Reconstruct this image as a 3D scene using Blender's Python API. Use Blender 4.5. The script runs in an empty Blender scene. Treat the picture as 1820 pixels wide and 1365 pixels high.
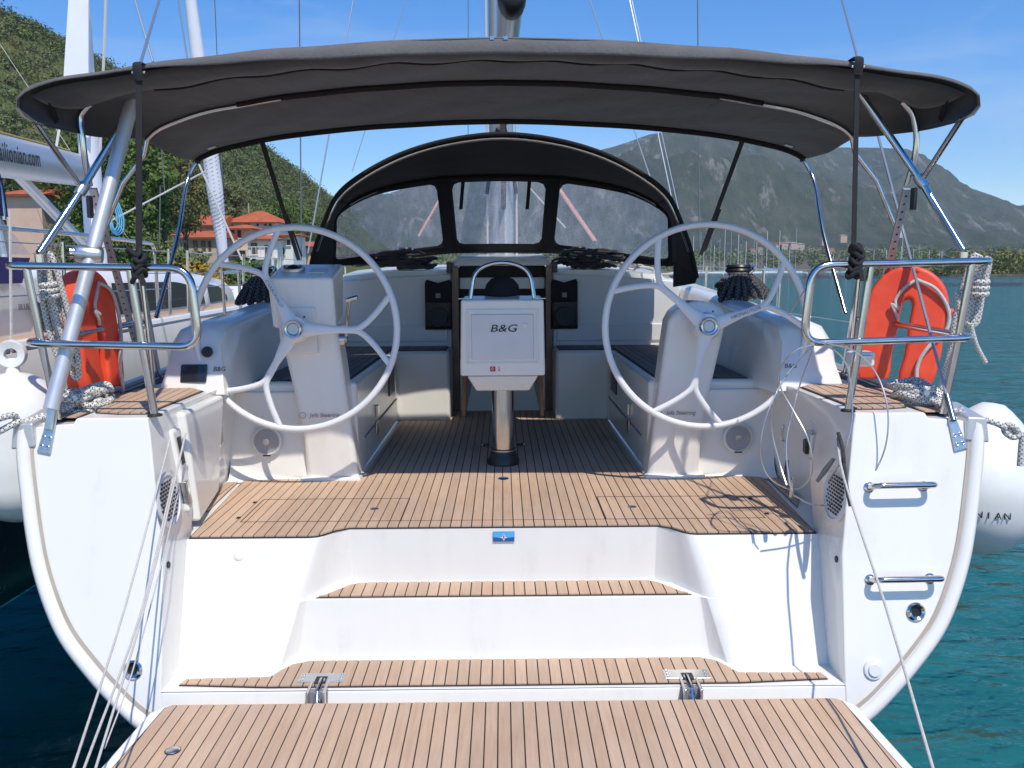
import bpy, bmesh, math, random
import numpy as np
from mathutils import Vector, Matrix, Euler

random.seed(7)
rng = np.random.default_rng(11)
R = math.radians
sc = bpy.context.scene
col = sc.collection

# ------------------------------------------------------------------ camera
CAM = Vector((0.0, 0.0, 2.05))
FPX, CX, CY = 1500.0, 910.0, 682.5
PITCH = math.atan(200.0 / FPX)
YAW = math.atan(16.5 / FPX)
ROLL = R(-0.28)
cam_d = bpy.data.cameras.new('camera')
cam = bpy.data.objects.new('camera', cam_d)
col.objects.link(cam)
cam_d.sensor_fit = 'HORIZONTAL'
cam_d.sensor_width = 36.0
cam_d.lens = 36.0 * FPX / 1820.0
cam_d.clip_start = 0.05
cam_d.clip_end = 20000.0
CR = Matrix.Rotation(-YAW, 3, 'Z') @ Matrix.Rotation(R(90) - PITCH, 3, 'X') @ Matrix.Rotation(ROLL, 3, 'Z')
cam.matrix_world = Matrix.Translation(CAM) @ CR.to_4x4()
sc.camera = cam

# ------------------------------------------------------------------ sky, sun, exposure
SUN_EL, SUN_AZ = R(57), R(21)          # azimuth measured from dead astern towards starboard
to_sun = Vector((math.sin(SUN_AZ) * math.cos(SUN_EL), -math.cos(SUN_AZ) * math.cos(SUN_EL), math.sin(SUN_EL)))
world = bpy.data.worlds.new('World')
sc.world = world
world.use_nodes = True
wn, wl = world.node_tree.nodes, world.node_tree.links
wn.clear()
sky = wn.new('ShaderNodeTexSky')
sky.sky_type = 'NISHITA'
sky.sun_disc = False
sky.sun_elevation = SUN_EL
sky.sun_rotation = math.atan2(to_sun.x, to_sun.y)
sky.air_density = 1.0
sky.dust_density = 0.0
sky.ozone_density = 4.0
bg = wn.new('ShaderNodeBackground')
bg.inputs['Strength'].default_value = 0.14
wo = wn.new('ShaderNodeOutputWorld')
hsv = wn.new('ShaderNodeHueSaturation')
hsv.inputs['Saturation'].default_value = 1.36
hsv.inputs['Hue'].default_value = 0.508
wl.new(sky.outputs[0], hsv.inputs['Color'])
# faint high cirrus all over the sky
wtc = wn.new('ShaderNodeTexCoord'); wmp = wn.new('ShaderNodeMapping'); wmp.inputs['Scale'].default_value = (1.2, 1.6, 7.0); wmp.inputs['Rotation'].default_value = (0.0, R(6), R(20))
wns = wn.new('ShaderNodeTexNoise'); wns.inputs['Scale'].default_value = 1.6; wns.inputs['Detail'].default_value = 7; wns.inputs['Roughness'].default_value = 0.6; wns.inputs['Distortion'].default_value = 0.4
wl.new(wtc.outputs['Generated'], wmp.inputs['Vector']); wl.new(wmp.outputs[0], wns.inputs['Vector'])
wrp = wn.new('ShaderNodeMapRange'); wrp.inputs['From Min'].default_value = 0.49; wrp.inputs['From Max'].default_value = 0.78; wrp.inputs['To Max'].default_value = 0.42
wl.new(wns.outputs['Fac'], wrp.inputs['Value'])
wmx = wn.new('ShaderNodeMixRGB'); wmx.inputs['Color2'].default_value = (4.2, 4.8, 5.6, 1)
wl.new(wrp.outputs[0], wmx.inputs['Fac']); wl.new(hsv.outputs[0], wmx.inputs['Color1'])
wl.new(wmx.outputs[0], bg.inputs['Color'])
wl.new(bg.outputs[0], wo.inputs['Surface'])
sun_d = bpy.data.lights.new('sun', 'SUN')
sun_d.energy = 3.3
sun_d.angle = R(0.55)
sun_d.color = (1.0, 0.93, 0.83)
sun = bpy.data.objects.new('sun', sun_d)
col.objects.link(sun)
sun.rotation_euler = to_sun.to_track_quat('Z', 'Y').to_euler()
sc.view_settings.view_transform = 'Standard'
sc.view_settings.look = 'None'
sc.view_settings.exposure = 0.34
sc.view_settings.gamma = 1.0
sc.view_settings.use_curve_mapping = False
sc.cycles.max_bounces = 8
sc.cycles.transparent_max_bounces = 24
sc.cycles.use_denoising = True

# ------------------------------------------------------------------ measuring helpers
def ray(px, py):
    return (CR @ Vector(((px - CX) / FPX, -(py - CY) / FPX, -1.0)))
def aY(px, py, Y):
    d = ray(px, py); return CAM + d * (Y / d.y)
def aZ(px, py, Z):
    d = ray(px, py); return CAM + d * ((Z - CAM.z) / d.z)
def aX(px, py, X):
    d = ray(px, py); return CAM + d * (X / d.x)
def V(*a): return Vector(a)

# ------------------------------------------------------------------ materials
MATS = {}
def newmat(name):
    m = bpy.data.materials.new(name); m.use_nodes = True
    nt = m.node_tree
    b = nt.nodes['Principled BSDF']
    MATS[name] = m
    return m, nt, b
def setc(b, c, rough=0.5, metal=0.0, spec=0.5, coat=0.0):
    b.inputs['Base Color'].default_value = (*c, 1)
    b.inputs['Roughness'].default_value = rough
    b.inputs['Metallic'].default_value = metal
    b.inputs['Specular IOR Level'].default_value = spec
    b.inputs['Coat Weight'].default_value = coat
def node(nt, t, **kw):
    n = nt.nodes.new(t)
    for k, v in kw.items(): setattr(n, k, v)
    return n
def noise(nt, scale, detail=3, rough=0.55, co=None, kind='Object', sc3=None):
    tc = node(nt, 'ShaderNodeTexCoord')
    n = node(nt, 'ShaderNodeTexNoise')
    n.inputs['Scale'].default_value = scale
    n.inputs['Detail'].default_value = detail
    n.inputs['Roughness'].default_value = rough
    src = co if co is not None else tc.outputs[kind]
    if sc3:
        mp = node(nt, 'ShaderNodeMapping'); mp.inputs['Scale'].default_value = sc3
        nt.links.new(src, mp.inputs['Vector']); src = mp.outputs[0]
    nt.links.new(src, n.inputs['Vector'])
    return n
def ramp(nt, fac, stops):
    r = node(nt, 'ShaderNodeValToRGB')
    e = r.color_ramp.elements
    while len(e) < len(stops): e.new(0.5)
    for i, (p, c) in enumerate(stops):
        e[i].position = p; e[i].color = (*c, 1) if len(c) == 3 else c
    nt.links.new(fac, r.inputs['Fac'])
    return r
def bump(nt, b, height, strength, dist=0.01):
    bp = node(nt, 'ShaderNodeBump')
    bp.inputs['Strength'].default_value = strength
    bp.inputs['Distance'].default_value = dist
    nt.links.new(height, bp.inputs['Height'])
    nt.links.new(bp.outputs[0], b.inputs['Normal'])
    return bp
def simple(name, c, rough=0.5, metal=0.0, spec=0.5, coat=0.0, var=0.0, scale=6.0, bmp=0.0, bscale=200.0):
    m, nt, b = newmat(name)
    setc(b, c, rough, metal, spec, coat)
    if var > 0:
        n = noise(nt, scale, 4)
        lo = tuple(x * (1 - var) for x in c); hi = tuple(min(1, x * (1 + var)) for x in c)
        r = ramp(nt, n.outputs['Fac'], [(0.3, lo), (0.7, hi)])
        nt.links.new(r.outputs[0], b.inputs['Base Color'])
        mr = node(nt, 'ShaderNodeMapRange')
        mr.inputs['To Min'].default_value = rough * 0.8; mr.inputs['To Max'].default_value = min(1, rough * 1.25)
        nt.links.new(n.outputs['Fac'], mr.inputs['Value']); nt.links.new(mr.outputs[0], b.inputs['Roughness'])
    if bmp > 0:
        n2 = noise(nt, bscale, 2)
        bump(nt, b, n2.outputs['Fac'], bmp)
    return m

# the moulded hull: rain streaks, handling marks and a little grime under the gloss
def gelcoat(name, c, rough):
    m, nt, b = newmat(name); setc(b, c, rough, coat=0.25)
    a = noise(nt, 1.0, 5, 0.6, sc3=(9.0, 9.0, 0.9)); a2 = noise(nt, 3.1, 6, 0.7)
    mu = node(nt, 'ShaderNodeMath', operation='MULTIPLY'); nt.links.new(a.outputs['Fac'], mu.inputs[0]); nt.links.new(a2.outputs['Fac'], mu.inputs[1])
    d = tuple(x * y for x, y in zip(c, (0.90, 0.885, 0.85)))
    r = ramp(nt, mu.outputs[0], [(0.20, c), (0.30, tuple(x * 0.985 for x in c)), (0.46, d)])
    nt.links.new(r.outputs[0], b.inputs['Base Color'])
    mr = node(nt, 'ShaderNodeMapRange'); mr.inputs['To Min'].default_value = rough * 0.7; mr.inputs['To Max'].default_value = rough * 1.7
    nt.links.new(a2.outputs['Fac'], mr.inputs['Value']); nt.links.new(mr.outputs[0], b.inputs['Roughness'])
gelcoat('gelcoat', (0.82, 0.80, 0.745), 0.2)
simple('gelcoat_cream', (0.78, 0.74, 0.66), 0.28, coat=0.3, var=0.03)
simple('nonskid', (0.72, 0.71, 0.68), 0.6, var=0.04, bmp=0.25, bscale=320)
simple('cabin_grey', (0.68, 0.68, 0.68), 0.4, var=0.03)
simple('groove', (0.42, 0.37, 0.30), 0.7, var=0.1)
simple('caulk', (0.025, 0.022, 0.02), 0.7, var=0.2)
simple('stainless', (0.62, 0.605, 0.585), 0.16, 1.0, var=0.05, scale=14)
simple('stainless_dull', (0.62, 0.61, 0.59), 0.33, 1.0, var=0.08, scale=30)
simple('aluminium', (0.66, 0.655, 0.65), 0.4, 0.65, var=0.05, scale=9)
simple('alu_painted', (0.50, 0.51, 0.53), 0.35, 0.6, var=0.05)
simple('black_plastic', (0.018, 0.018, 0.02), 0.4, var=0.2)
simple('webbing', (0.016, 0.016, 0.018), 0.85, var=0.25, scale=60, bmp=0.3, bscale=500)
simple('dark_glass', (0.02, 0.025, 0.03), 0.06, spec=0.7)
simple('wheel_white', (0.74, 0.74, 0.73), 0.3, coat=0.4, var=0.03, scale=5)
simple('plastic_white', (0.74, 0.74, 0.72), 0.35, var=0.03)
simple('fender_white', (0.78, 0.78, 0.75), 0.32, coat=0.2, var=0.06, scale=5)
simple('mahogany', (0.10, 0.042, 0.02), 0.35, coat=0.3, var=0.35, scale=14)
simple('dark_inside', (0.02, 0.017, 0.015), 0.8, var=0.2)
simple('red_print', (0.55, 0.02, 0.03), 0.5)
simple('ink', (0.012, 0.012, 0.016), 0.5)
simple('ink_grey', (0.22, 0.22, 0.24), 0.5)
simple('grey_pad', (0.34, 0.34, 0.36), 0.5)
simple('logo_light', (0.08, 0.42, 0.75), 0.35)
simple('logo_dark', (0.02, 0.10, 0.32), 0.35)
simple('navy_canvas', (0.035, 0.03, 0.14), 0.9, var=0.2, scale=9)
simple('wire', (0.55, 0.55, 0.55), 0.35, 0.85)
simple('wire_dark', (0.16, 0.16, 0.17), 0.45, 0.5)
simple('sail_white', (0.76, 0.77, 0.80), 0.7, var=0.04, scale=3)
simple('hull_navy', (0.012, 0.016, 0.035), 0.25, var=0.2)
simple('rope_thin', (0.52, 0.50, 0.47), 0.8, var=0.12, scale=80)
simple('rope_yellow', (0.50, 0.36, 0.10), 0.85, var=0.25, scale=60)
simple('rope_blue', (0.12, 0.42, 0.66), 0.85, var=0.25, scale=60)
simple('rope_pink', (0.60, 0.33, 0.29), 0.85, var=0.3, scale=60)
simple('rope_dark', (0.045, 0.043, 0.042), 0.9, var=0.6, scale=70)
simple('rubber', (0.02, 0.02, 0.02), 0.6)
simple('red_ensign', (0.55, 0.05, 0.04), 0.8, var=0.1)

# charcoal acrylic canvas
m, nt, b = newmat('canvas')
setc(b, (0.085, 0.08, 0.08), 0.95, spec=0.2)
b.inputs['Sheen Weight'].default_value = 0.25
n = noise(nt, 1.7, 4)
r = ramp(nt, n.outputs['Fac'], [(0.3, (0.040, 0.039, 0.039)), (0.7, (0.056, 0.054, 0.054))])
nt.links.new(r.outputs[0], b.inputs['Base Color'])
w = noise(nt, 1.0, 3, sc3=(5.0, 1.6, 3.0))
w.inputs['Distortion'].default_value = 0.6
bump(nt, b, w.outputs['Fac'], 0.5, 0.03)
simple('canvas_sunlit', (0.135, 0.13, 0.128), 0.95, spec=0.2, var=0.12, scale=7, bmp=0.3, bscale=60)  # paler copy of the canvas: sunlight on the aft lip put into its colour
m, nt, b = newmat('canvas_black')
setc(b, (0.022, 0.021, 0.022), 0.9, spec=0.2)
w = noise(nt, 5.0, 3); bump(nt, b, w.outputs['Fac'], 0.4, 0.02)

# orange plastic of the life buoys
m, nt, b = newmat('buoy_orange')
setc(b, (0.86, 0.075, 0.025), 0.5, coat=0.1)
n = noise(nt, 9.0, 3)
r = ramp(nt, n.outputs['Fac'], [(0.3, (0.78, 0.06, 0.02)), (0.7, (0.88, 0.09, 0.03))])
nt.links.new(r.outputs[0], b.inputs['Base Color'])
bump(nt, b, n.outputs['Fac'], 0.15, 0.02)

# teak: one tone for each plank, long grain, grey weathering
def teak(name, c_lo, c_hi, weather, ax):
    m, nt, b = newmat(name)
    setc(b, c_hi, 0.68, spec=0.25)
    oi = node(nt, 'ShaderNodeObjectInfo')
    tc = node(nt, 'ShaderNodeTexCoord')
    ad = node(nt, 'ShaderNodeVectorMath', operation='ADD')
    sv = node(nt, 'ShaderNodeVectorMath', operation='SCALE'); sv.inputs[0].default_value = (13.7, 29.1, 7.3)
    nt.links.new(oi.outputs['Random'], sv.inputs['Scale'])
    nt.links.new(tc.outputs['Object'], ad.inputs[0]); nt.links.new(sv.outputs[0], ad.inputs[1])
    g = noise(nt, 1.0, 5, 0.6, co=ad.outputs[0], sc3=ax)
    r = ramp(nt, g.outputs['Fac'], [(0.28, c_lo), (0.72, c_hi)])
    wn_ = noise(nt, 2.2, 3, co=ad.outputs[0])
    wr = ramp(nt, wn_.outputs['Fac'], [(0.42, (0, 0, 0)), (0.75, (1, 1, 1))])
    mx = node(nt, 'ShaderNodeMixRGB'); mx.inputs['Color2'].default_value = (*weather, 1)
    mm = node(nt, 'ShaderNodeMath', operation='MULTIPLY'); mm.inputs[1].default_value = 0.55
    nt.links.new(wr.outputs[0], mm.inputs[0]); nt.links.new(mm.outputs[0], mx.inputs['Fac'])
    nt.links.new(r.outputs[0], mx.inputs['Color1'])
    dn = noise(nt, 1.3, 5, 0.6)
    dr = ramp(nt, dn.outputs['Fac'], [(0.35, (0.88, 0.88, 0.89)), (0.65, (1.05, 1.04, 1.02))])
    dm = node(nt, 'ShaderNodeMixRGB', blend_type='MULTIPLY'); dm.inputs['Fac'].default_value = 1.0
    nt.links.new(mx.outputs[0], dm.inputs['Color1']); nt.links.new(dr.outputs[0], dm.inputs['Color2'])
    mx = dm
    hv = node(nt, 'ShaderNodeHueSaturation')
    mr = node(nt, 'ShaderNodeMapRange'); mr.inputs['To Min'].default_value = 0.92; mr.inputs['To Max'].default_value = 1.07
    nt.links.new(oi.outputs['Random'], mr.inputs['Value']); nt.links.new(mr.outputs[0], hv.inputs['Value'])
    nt.links.new(mx.outputs[0], hv.inputs['Color'])
    nt.links.new(hv.outputs[0], b.inputs['Base Color'])
    bump(nt, b, g.outputs['Fac'], 0.25, 0.004)
    return m
teak('teak', (0.50, 0.335, 0.225), (0.60, 0.425, 0.295), (0.56, 0.44, 0.34), (60, 5, 20))
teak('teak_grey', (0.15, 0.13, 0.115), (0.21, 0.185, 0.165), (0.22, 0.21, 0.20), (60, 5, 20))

# black-flecked white braid (uses the UVs of the tubes)
m, nt, b = newmat('braid')
setc(b, (0.7, 0.68, 0.64), 0.85, spec=0.2)
tc = node(nt, 'ShaderNodeTexCoord')
mp = node(nt, 'ShaderNodeMapping'); mp.inputs['Rotation'].default_value = (0, 0, R(40)); mp.inputs['Scale'].default_value = (16, 16, 1)
nt.links.new(tc.outputs['UV'], mp.inputs['Vector'])
c1 = node(nt, 'ShaderNodeTexChecker'); c1.inputs['Scale'].default_value = 1.0
nt.links.new(mp.outputs[0], c1.inputs['Vector'])
mp2 = node(nt, 'ShaderNodeMapping'); mp2.inputs['Scale'].default_value = (7.0, 8.5, 1)
nt.links.new(tc.outputs['UV'], mp2.inputs['Vector'])
c2 = node(nt, 'ShaderNodeTexChecker'); c2.inputs['Scale'].default_value = 1.0
nt.links.new(mp2.outputs[0], c2.inputs['Vector'])
mu = node(nt, 'ShaderNodeMath', operation='MULTIPLY')
nt.links.new(c1.outputs['Fac'], mu.inputs[0]); nt.links.new(c2.outputs['Fac'], mu.inputs[1])
r = ramp(nt, mu.outputs[0], [(0.45, (0.68, 0.66, 0.61)), (0.55, (0.02, 0.02, 0.025))])
nt.links.new(r.outputs[0], b.inputs['Base Color'])
bump(nt, b, mu.outputs[0], 0.4, 0.003)

# dark sheet with pale flecks
m2 = m.copy(); m2.name = 'braid_dark'; MATS['braid_dark'] = m2
for nd in m2.node_tree.nodes:
    if nd.type == 'VALTORGB':
        nd.color_ramp.elements[0].color = (0.035, 0.034, 0.035, 1); nd.color_ramp.elements[1].color = (0.17, 0.165, 0.155, 1)
    if nd.type == 'MAPPING': nd.inputs['Scale'].default_value = tuple(v * (0.9 if i < 2 else 1) for i, v in enumerate(nd.inputs['Scale'].default_value))

# clear vinyl of the spray hood: mostly see-through, smeared and salt-dusted
m, nt, b = newmat('vinyl')
setc(b, (0.66, 0.68, 0.71), 0.12, spec=0.5)
tr = node(nt, 'ShaderNodeBsdfTransparent'); tr.inputs['Color'].default_value = (0.95, 0.96, 0.97, 1)
tl = node(nt, 'ShaderNodeBsdfTranslucent'); tl.inputs['Color'].default_value = (0.80, 0.83, 0.87, 1)
ms2 = node(nt, 'ShaderNodeMixShader'); ms2.inputs['Fac'].default_value = 0.55
nt.links.new(b.outputs[0], ms2.inputs[1]); nt.links.new(tl.outputs[0], ms2.inputs[2])
mxs = node(nt, 'ShaderNodeMixShader')
n = noise(nt, 5.0, 6, 0.7, sc3=(3.0, 1.0, 1.0))
n2 = noise(nt, 160.0, 2, 0.6)
ad = node(nt, 'ShaderNodeMath', operation='MULTIPLY_ADD'); ad.inputs[1].default_value = 0.5
nt.links.new(n2.outputs['Fac'], ad.inputs[0]); nt.links.new(n.outputs['Fac'], ad.inputs[2])
mr = node(nt, 'ShaderNodeMapRange')
mr.inputs['From Min'].default_value = 0.55; mr.inputs['From Max'].default_value = 1.0
mr.inputs['To Min'].default_value = 0.10; mr.inputs['To Max'].default_value = 0.48
nt.links.new(ad.outputs[0], mr.inputs['Value'])
nt.links.new(mr.outputs[0], mxs.inputs['Fac'])
nt.links.new(tr.outputs[0], mxs.inputs[1]); nt.links.new(ms2.outputs[0], mxs.inputs[2])
nt.links.new(mxs.outputs[0], nt.nodes['Material Output'].inputs['Surface'])

# sea water: a clear rippled surface that mirrors by Fresnel, over a teal bed
m, nt, b = newmat('sea')
nt.nodes.remove(b)
w1 = noise(nt, 1.1, 3, 0.5, sc3=(0.8, 1.5, 1)); w1.inputs['Distortion'].default_value = 0.8
w2 = noise(nt, 5.0, 4, 0.6, sc3=(0.8, 1.4, 1)); w2.inputs['Distortion'].default_value = 0.5
ma = node(nt, 'ShaderNodeMath', operation='MULTIPLY_ADD'); ma.inputs[1].default_value = 0.22
nt.links.new(w2.outputs['Fac'], ma.inputs[0]); nt.links.new(w1.outputs['Fac'], ma.inputs[2])
bp = node(nt, 'ShaderNodeBump'); bp.inputs['Strength'].default_value = 0.75; bp.inputs['Distance'].default_value = 0.2
nt.links.new(ma.outputs[0], bp.inputs['Height'])
fz = node(nt, 'ShaderNodeFresnel'); fz.inputs['IOR'].default_value = 1.333
nt.links.new(bp.outputs[0], fz.inputs['Normal'])
gl = node(nt, 'ShaderNodeBsdfGlossy'); gl.inputs['Roughness'].default_value = 0.05
nt.links.new(bp.outputs[0], gl.inputs['Normal'])
tr = node(nt, 'ShaderNodeBsdfTransparent'); tr.inputs['Color'].default_value = (0.93, 0.97, 0.97, 1)
mxs = node(nt, 'ShaderNodeMixShader')
nt.links.new(fz.outputs[0], mxs.inputs['Fac']); nt.links.new(tr.outputs[0], mxs.inputs[1]); nt.links.new(gl.outputs[0], mxs.inputs[2])
nt.links.new(mxs.outputs[0], nt.nodes['Material Output'].inputs['Surface'])
m, nt, b = newmat('seabed')
setc(b, (0.012, 0.10, 0.11), 1.0, spec=0.0)
n = noise(nt, 0.35, 5, 0.6)
r = ramp(nt, n.outputs['Fac'], [(0.3, (0.014, 0.135, 0.155)), (0.7, (0.028, 0.195, 0.215))])
nt.links.new(r.outputs[0], b.inputs['Base Color'])

# land
def land(name, cols, scale, s2=0.0, rockcol=None, rock_scale=0.01, rock_lo=0.55, rock_hi=0.62):
    m, nt, b = newmat(name); setc(b, cols[0], 0.95, spec=0.1)
    n = noise(nt, scale, 8, 0.68, sc3=(1.2, 0.4, 0.8))
    r = ramp(nt, n.outputs['Fac'], [(0.30, cols[0]), (0.5, cols[1]), (0.70, cols[2])])
    out = r.outputs[0]
    if rockcol:
        n2 = noise(nt, rock_scale, 9, 0.74, sc3=(1.3, 0.35, 0.55)); n2.inputs['Distortion'].default_value = 0.3
        rr = ramp(nt, n2.outputs['Fac'], [(rock_lo, (0, 0, 0)), (rock_hi, (1, 1, 1))])
        mx = node(nt, 'ShaderNodeMixRGB'); mx.inputs['Color2'].default_value = (*rockcol, 1)
        nt.links.new(rr.outputs[0], mx.inputs['Fac']); nt.links.new(out, mx.inputs['Color1']); out = mx.outputs[0]
    nt.links.new(out, b.inputs['Base Color'])
    if rockcol:
        n3 = noise(nt, 0.022, 8, 0.7, sc3=(1.4, 0.5, 0.6)); bump(nt, b, n3.outputs['Fac'], 1.0, 17.0)
    return m
land('mountain', [(0.036, 0.052, 0.026), (0.060, 0.076, 0.040), (0.10, 0.10, 0.066)], 0.035, rockcol=(0.24, 0.215, 0.19), rock_scale=0.017, rock_lo=0.555, rock_hi=0.645)
land('hill_soil', [(0.06, 0.08, 0.025), (0.09, 0.105, 0.035), (0.15, 0.14, 0.06)], 0.25)
land('shore', [(0.09, 0.085, 0.05), (0.13, 0.12, 0.08), (0.2, 0.18, 0.13)], 0.4)
land('quay', [(0.30, 0.28, 0.25), (0.36, 0.34, 0.31), (0.40, 0.38, 0.35)], 1.2)
def leafmat(name, c1, c2, c3):
    m, nt, b = newmat(name); setc(b, c1, 0.75, spec=0.2)
    g = node(nt, 'ShaderNodeNewGeometry')
    r = ramp(nt, g.outputs['Random Per Island'], [(0.0, c1), (0.5, c2), (1.0, c3)])
    nt.links.new(r.outputs[0], b.inputs['Base Color'])
    b.inputs['Subsurface Weight'].default_value = 0.0
    return m
leafmat('leaf_scrub', (0.085, 0.125, 0.030), (0.12, 0.16, 0.045), (0.17, 0.19, 0.064))
leafmat('leaf_olive', (0.105, 0.13, 0.05), (0.15, 0.17, 0.07), (0.20, 0.20, 0.095))
leafmat('leaf_green', (0.05, 0.095, 0.018), (0.09, 0.14, 0.03), (0.14, 0.185, 0.045))
leafmat('leaf_rust', (0.115, 0.115, 0.035), (0.14, 0.13, 0.045), (0.17, 0.15, 0.058))
leafmat('leaf_gold', (0.26, 0.16, 0.02), (0.36, 0.22, 0.03), (0.22, 0.17, 0.03))
leafmat('leaf_reed', (0.10, 0.13, 0.03), (0.16, 0.19, 0.045), (0.22, 0.17, 0.07))
leafmat('leaf_dark', (0.040, 0.062, 0.018), (0.068, 0.09, 0.028), (0.105, 0.12, 0.042))
simple('bark', (0.085, 0.06, 0.045), 0.9, var=0.35, scale=8)
simple('stucco_white', (0.68, 0.65, 0.60), 0.9, var=0.06, scale=1.5)
simple('stucco_apricot', (0.62, 0.42, 0.27), 0.9, var=0.08, scale=1.5)
simple('stucco_ochre', (0.48, 0.38, 0.27), 0.9, var=0.08, scale=1.5)
simple('stucco_pink', (0.58, 0.40, 0.30), 0.9, var=0.06, scale=1.5)
simple('roof_faded', (0.34, 0.24, 0.18), 0.9, var=0.2, scale=1.0)
simple('stone_far', (0.40, 0.36, 0.30), 0.9, var=0.15, scale=1.5)
simple('pane_far', (0.035, 0.04, 0.05), 0.12)
simple('timber_far', (0.14, 0.06, 0.03), 0.7, var=0.2)
m, nt, b = newmat('rooftile')
setc(b, (0.50, 0.12, 0.055), 0.85, spec=0.2)
n = noise(nt, 1.2, 5, 0.65)
r = ramp(nt, n.outputs['Fac'], [(0.3, (0.40, 0.085, 0.04)), (0.7, (0.56, 0.16, 0.075))])
nt.links.new(r.outputs[0], b.inputs['Base Color'])
wv = node(nt, 'ShaderNodeTexWave'); wv.inputs['Scale'].default_value = 2.2
tc = node(nt, 'ShaderNodeTexCoord'); nt.links.new(tc.outputs['Object'], wv.inputs['Vector'])
bump(nt, b, wv.outputs['Fac'], 0.5, 0.06)

# ------------------------------------------------------------------ mesh helpers
def spline(pts, sub=6, closed=False):
    P = [Vector(p) for p in pts]
    if len(P) < 3 or sub <= 1: return P
    out = []
    n = len(P)
    rngi = range(n if closed else n - 1)
    for i in rngi:
        p0 = P[(i - 1) % n] if (closed or i > 0) else P[0] * 2 - P[1]
        p1, p2 = P[i], P[(i + 1) % n]
        p3 = P[(i + 2) % n] if (closed or i + 2 < n) else P[-1] * 2 - P[-2]
        for k in range(sub):
            t = k / sub
            out.append(0.5 * ((2 * p1) + (p2 - p0) * t + (2 * p0 - 5 * p1 + 4 * p2 - p3) * t * t + (3 * p1 - p0 - 3 * p2 + p3) * t ** 3))
    if not closed: out.append(P[-1])
    return out
def fillet(pts, rad, seg=6):
    """polyline with rounded corners"""
    P = [Vector(p) for p in pts]
    out = [P[0]]
    for i in range(1, len(P) - 1):
        a, c, d = P[i - 1], P[i], P[i + 1]
        u, v = (a - c), (d - c)
        rr = min(rad, u.length * 0.49, v.length * 0.49)
        s, e = c + u.normalized() * rr, c + v.normalized() * rr
        for k in range(seg + 1):
            t = k / seg
            out.append(s * (1 - t) ** 2 + c * 2 * t * (1 - t) + e * t * t)
    out.append(P[-1])
    return out

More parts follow.
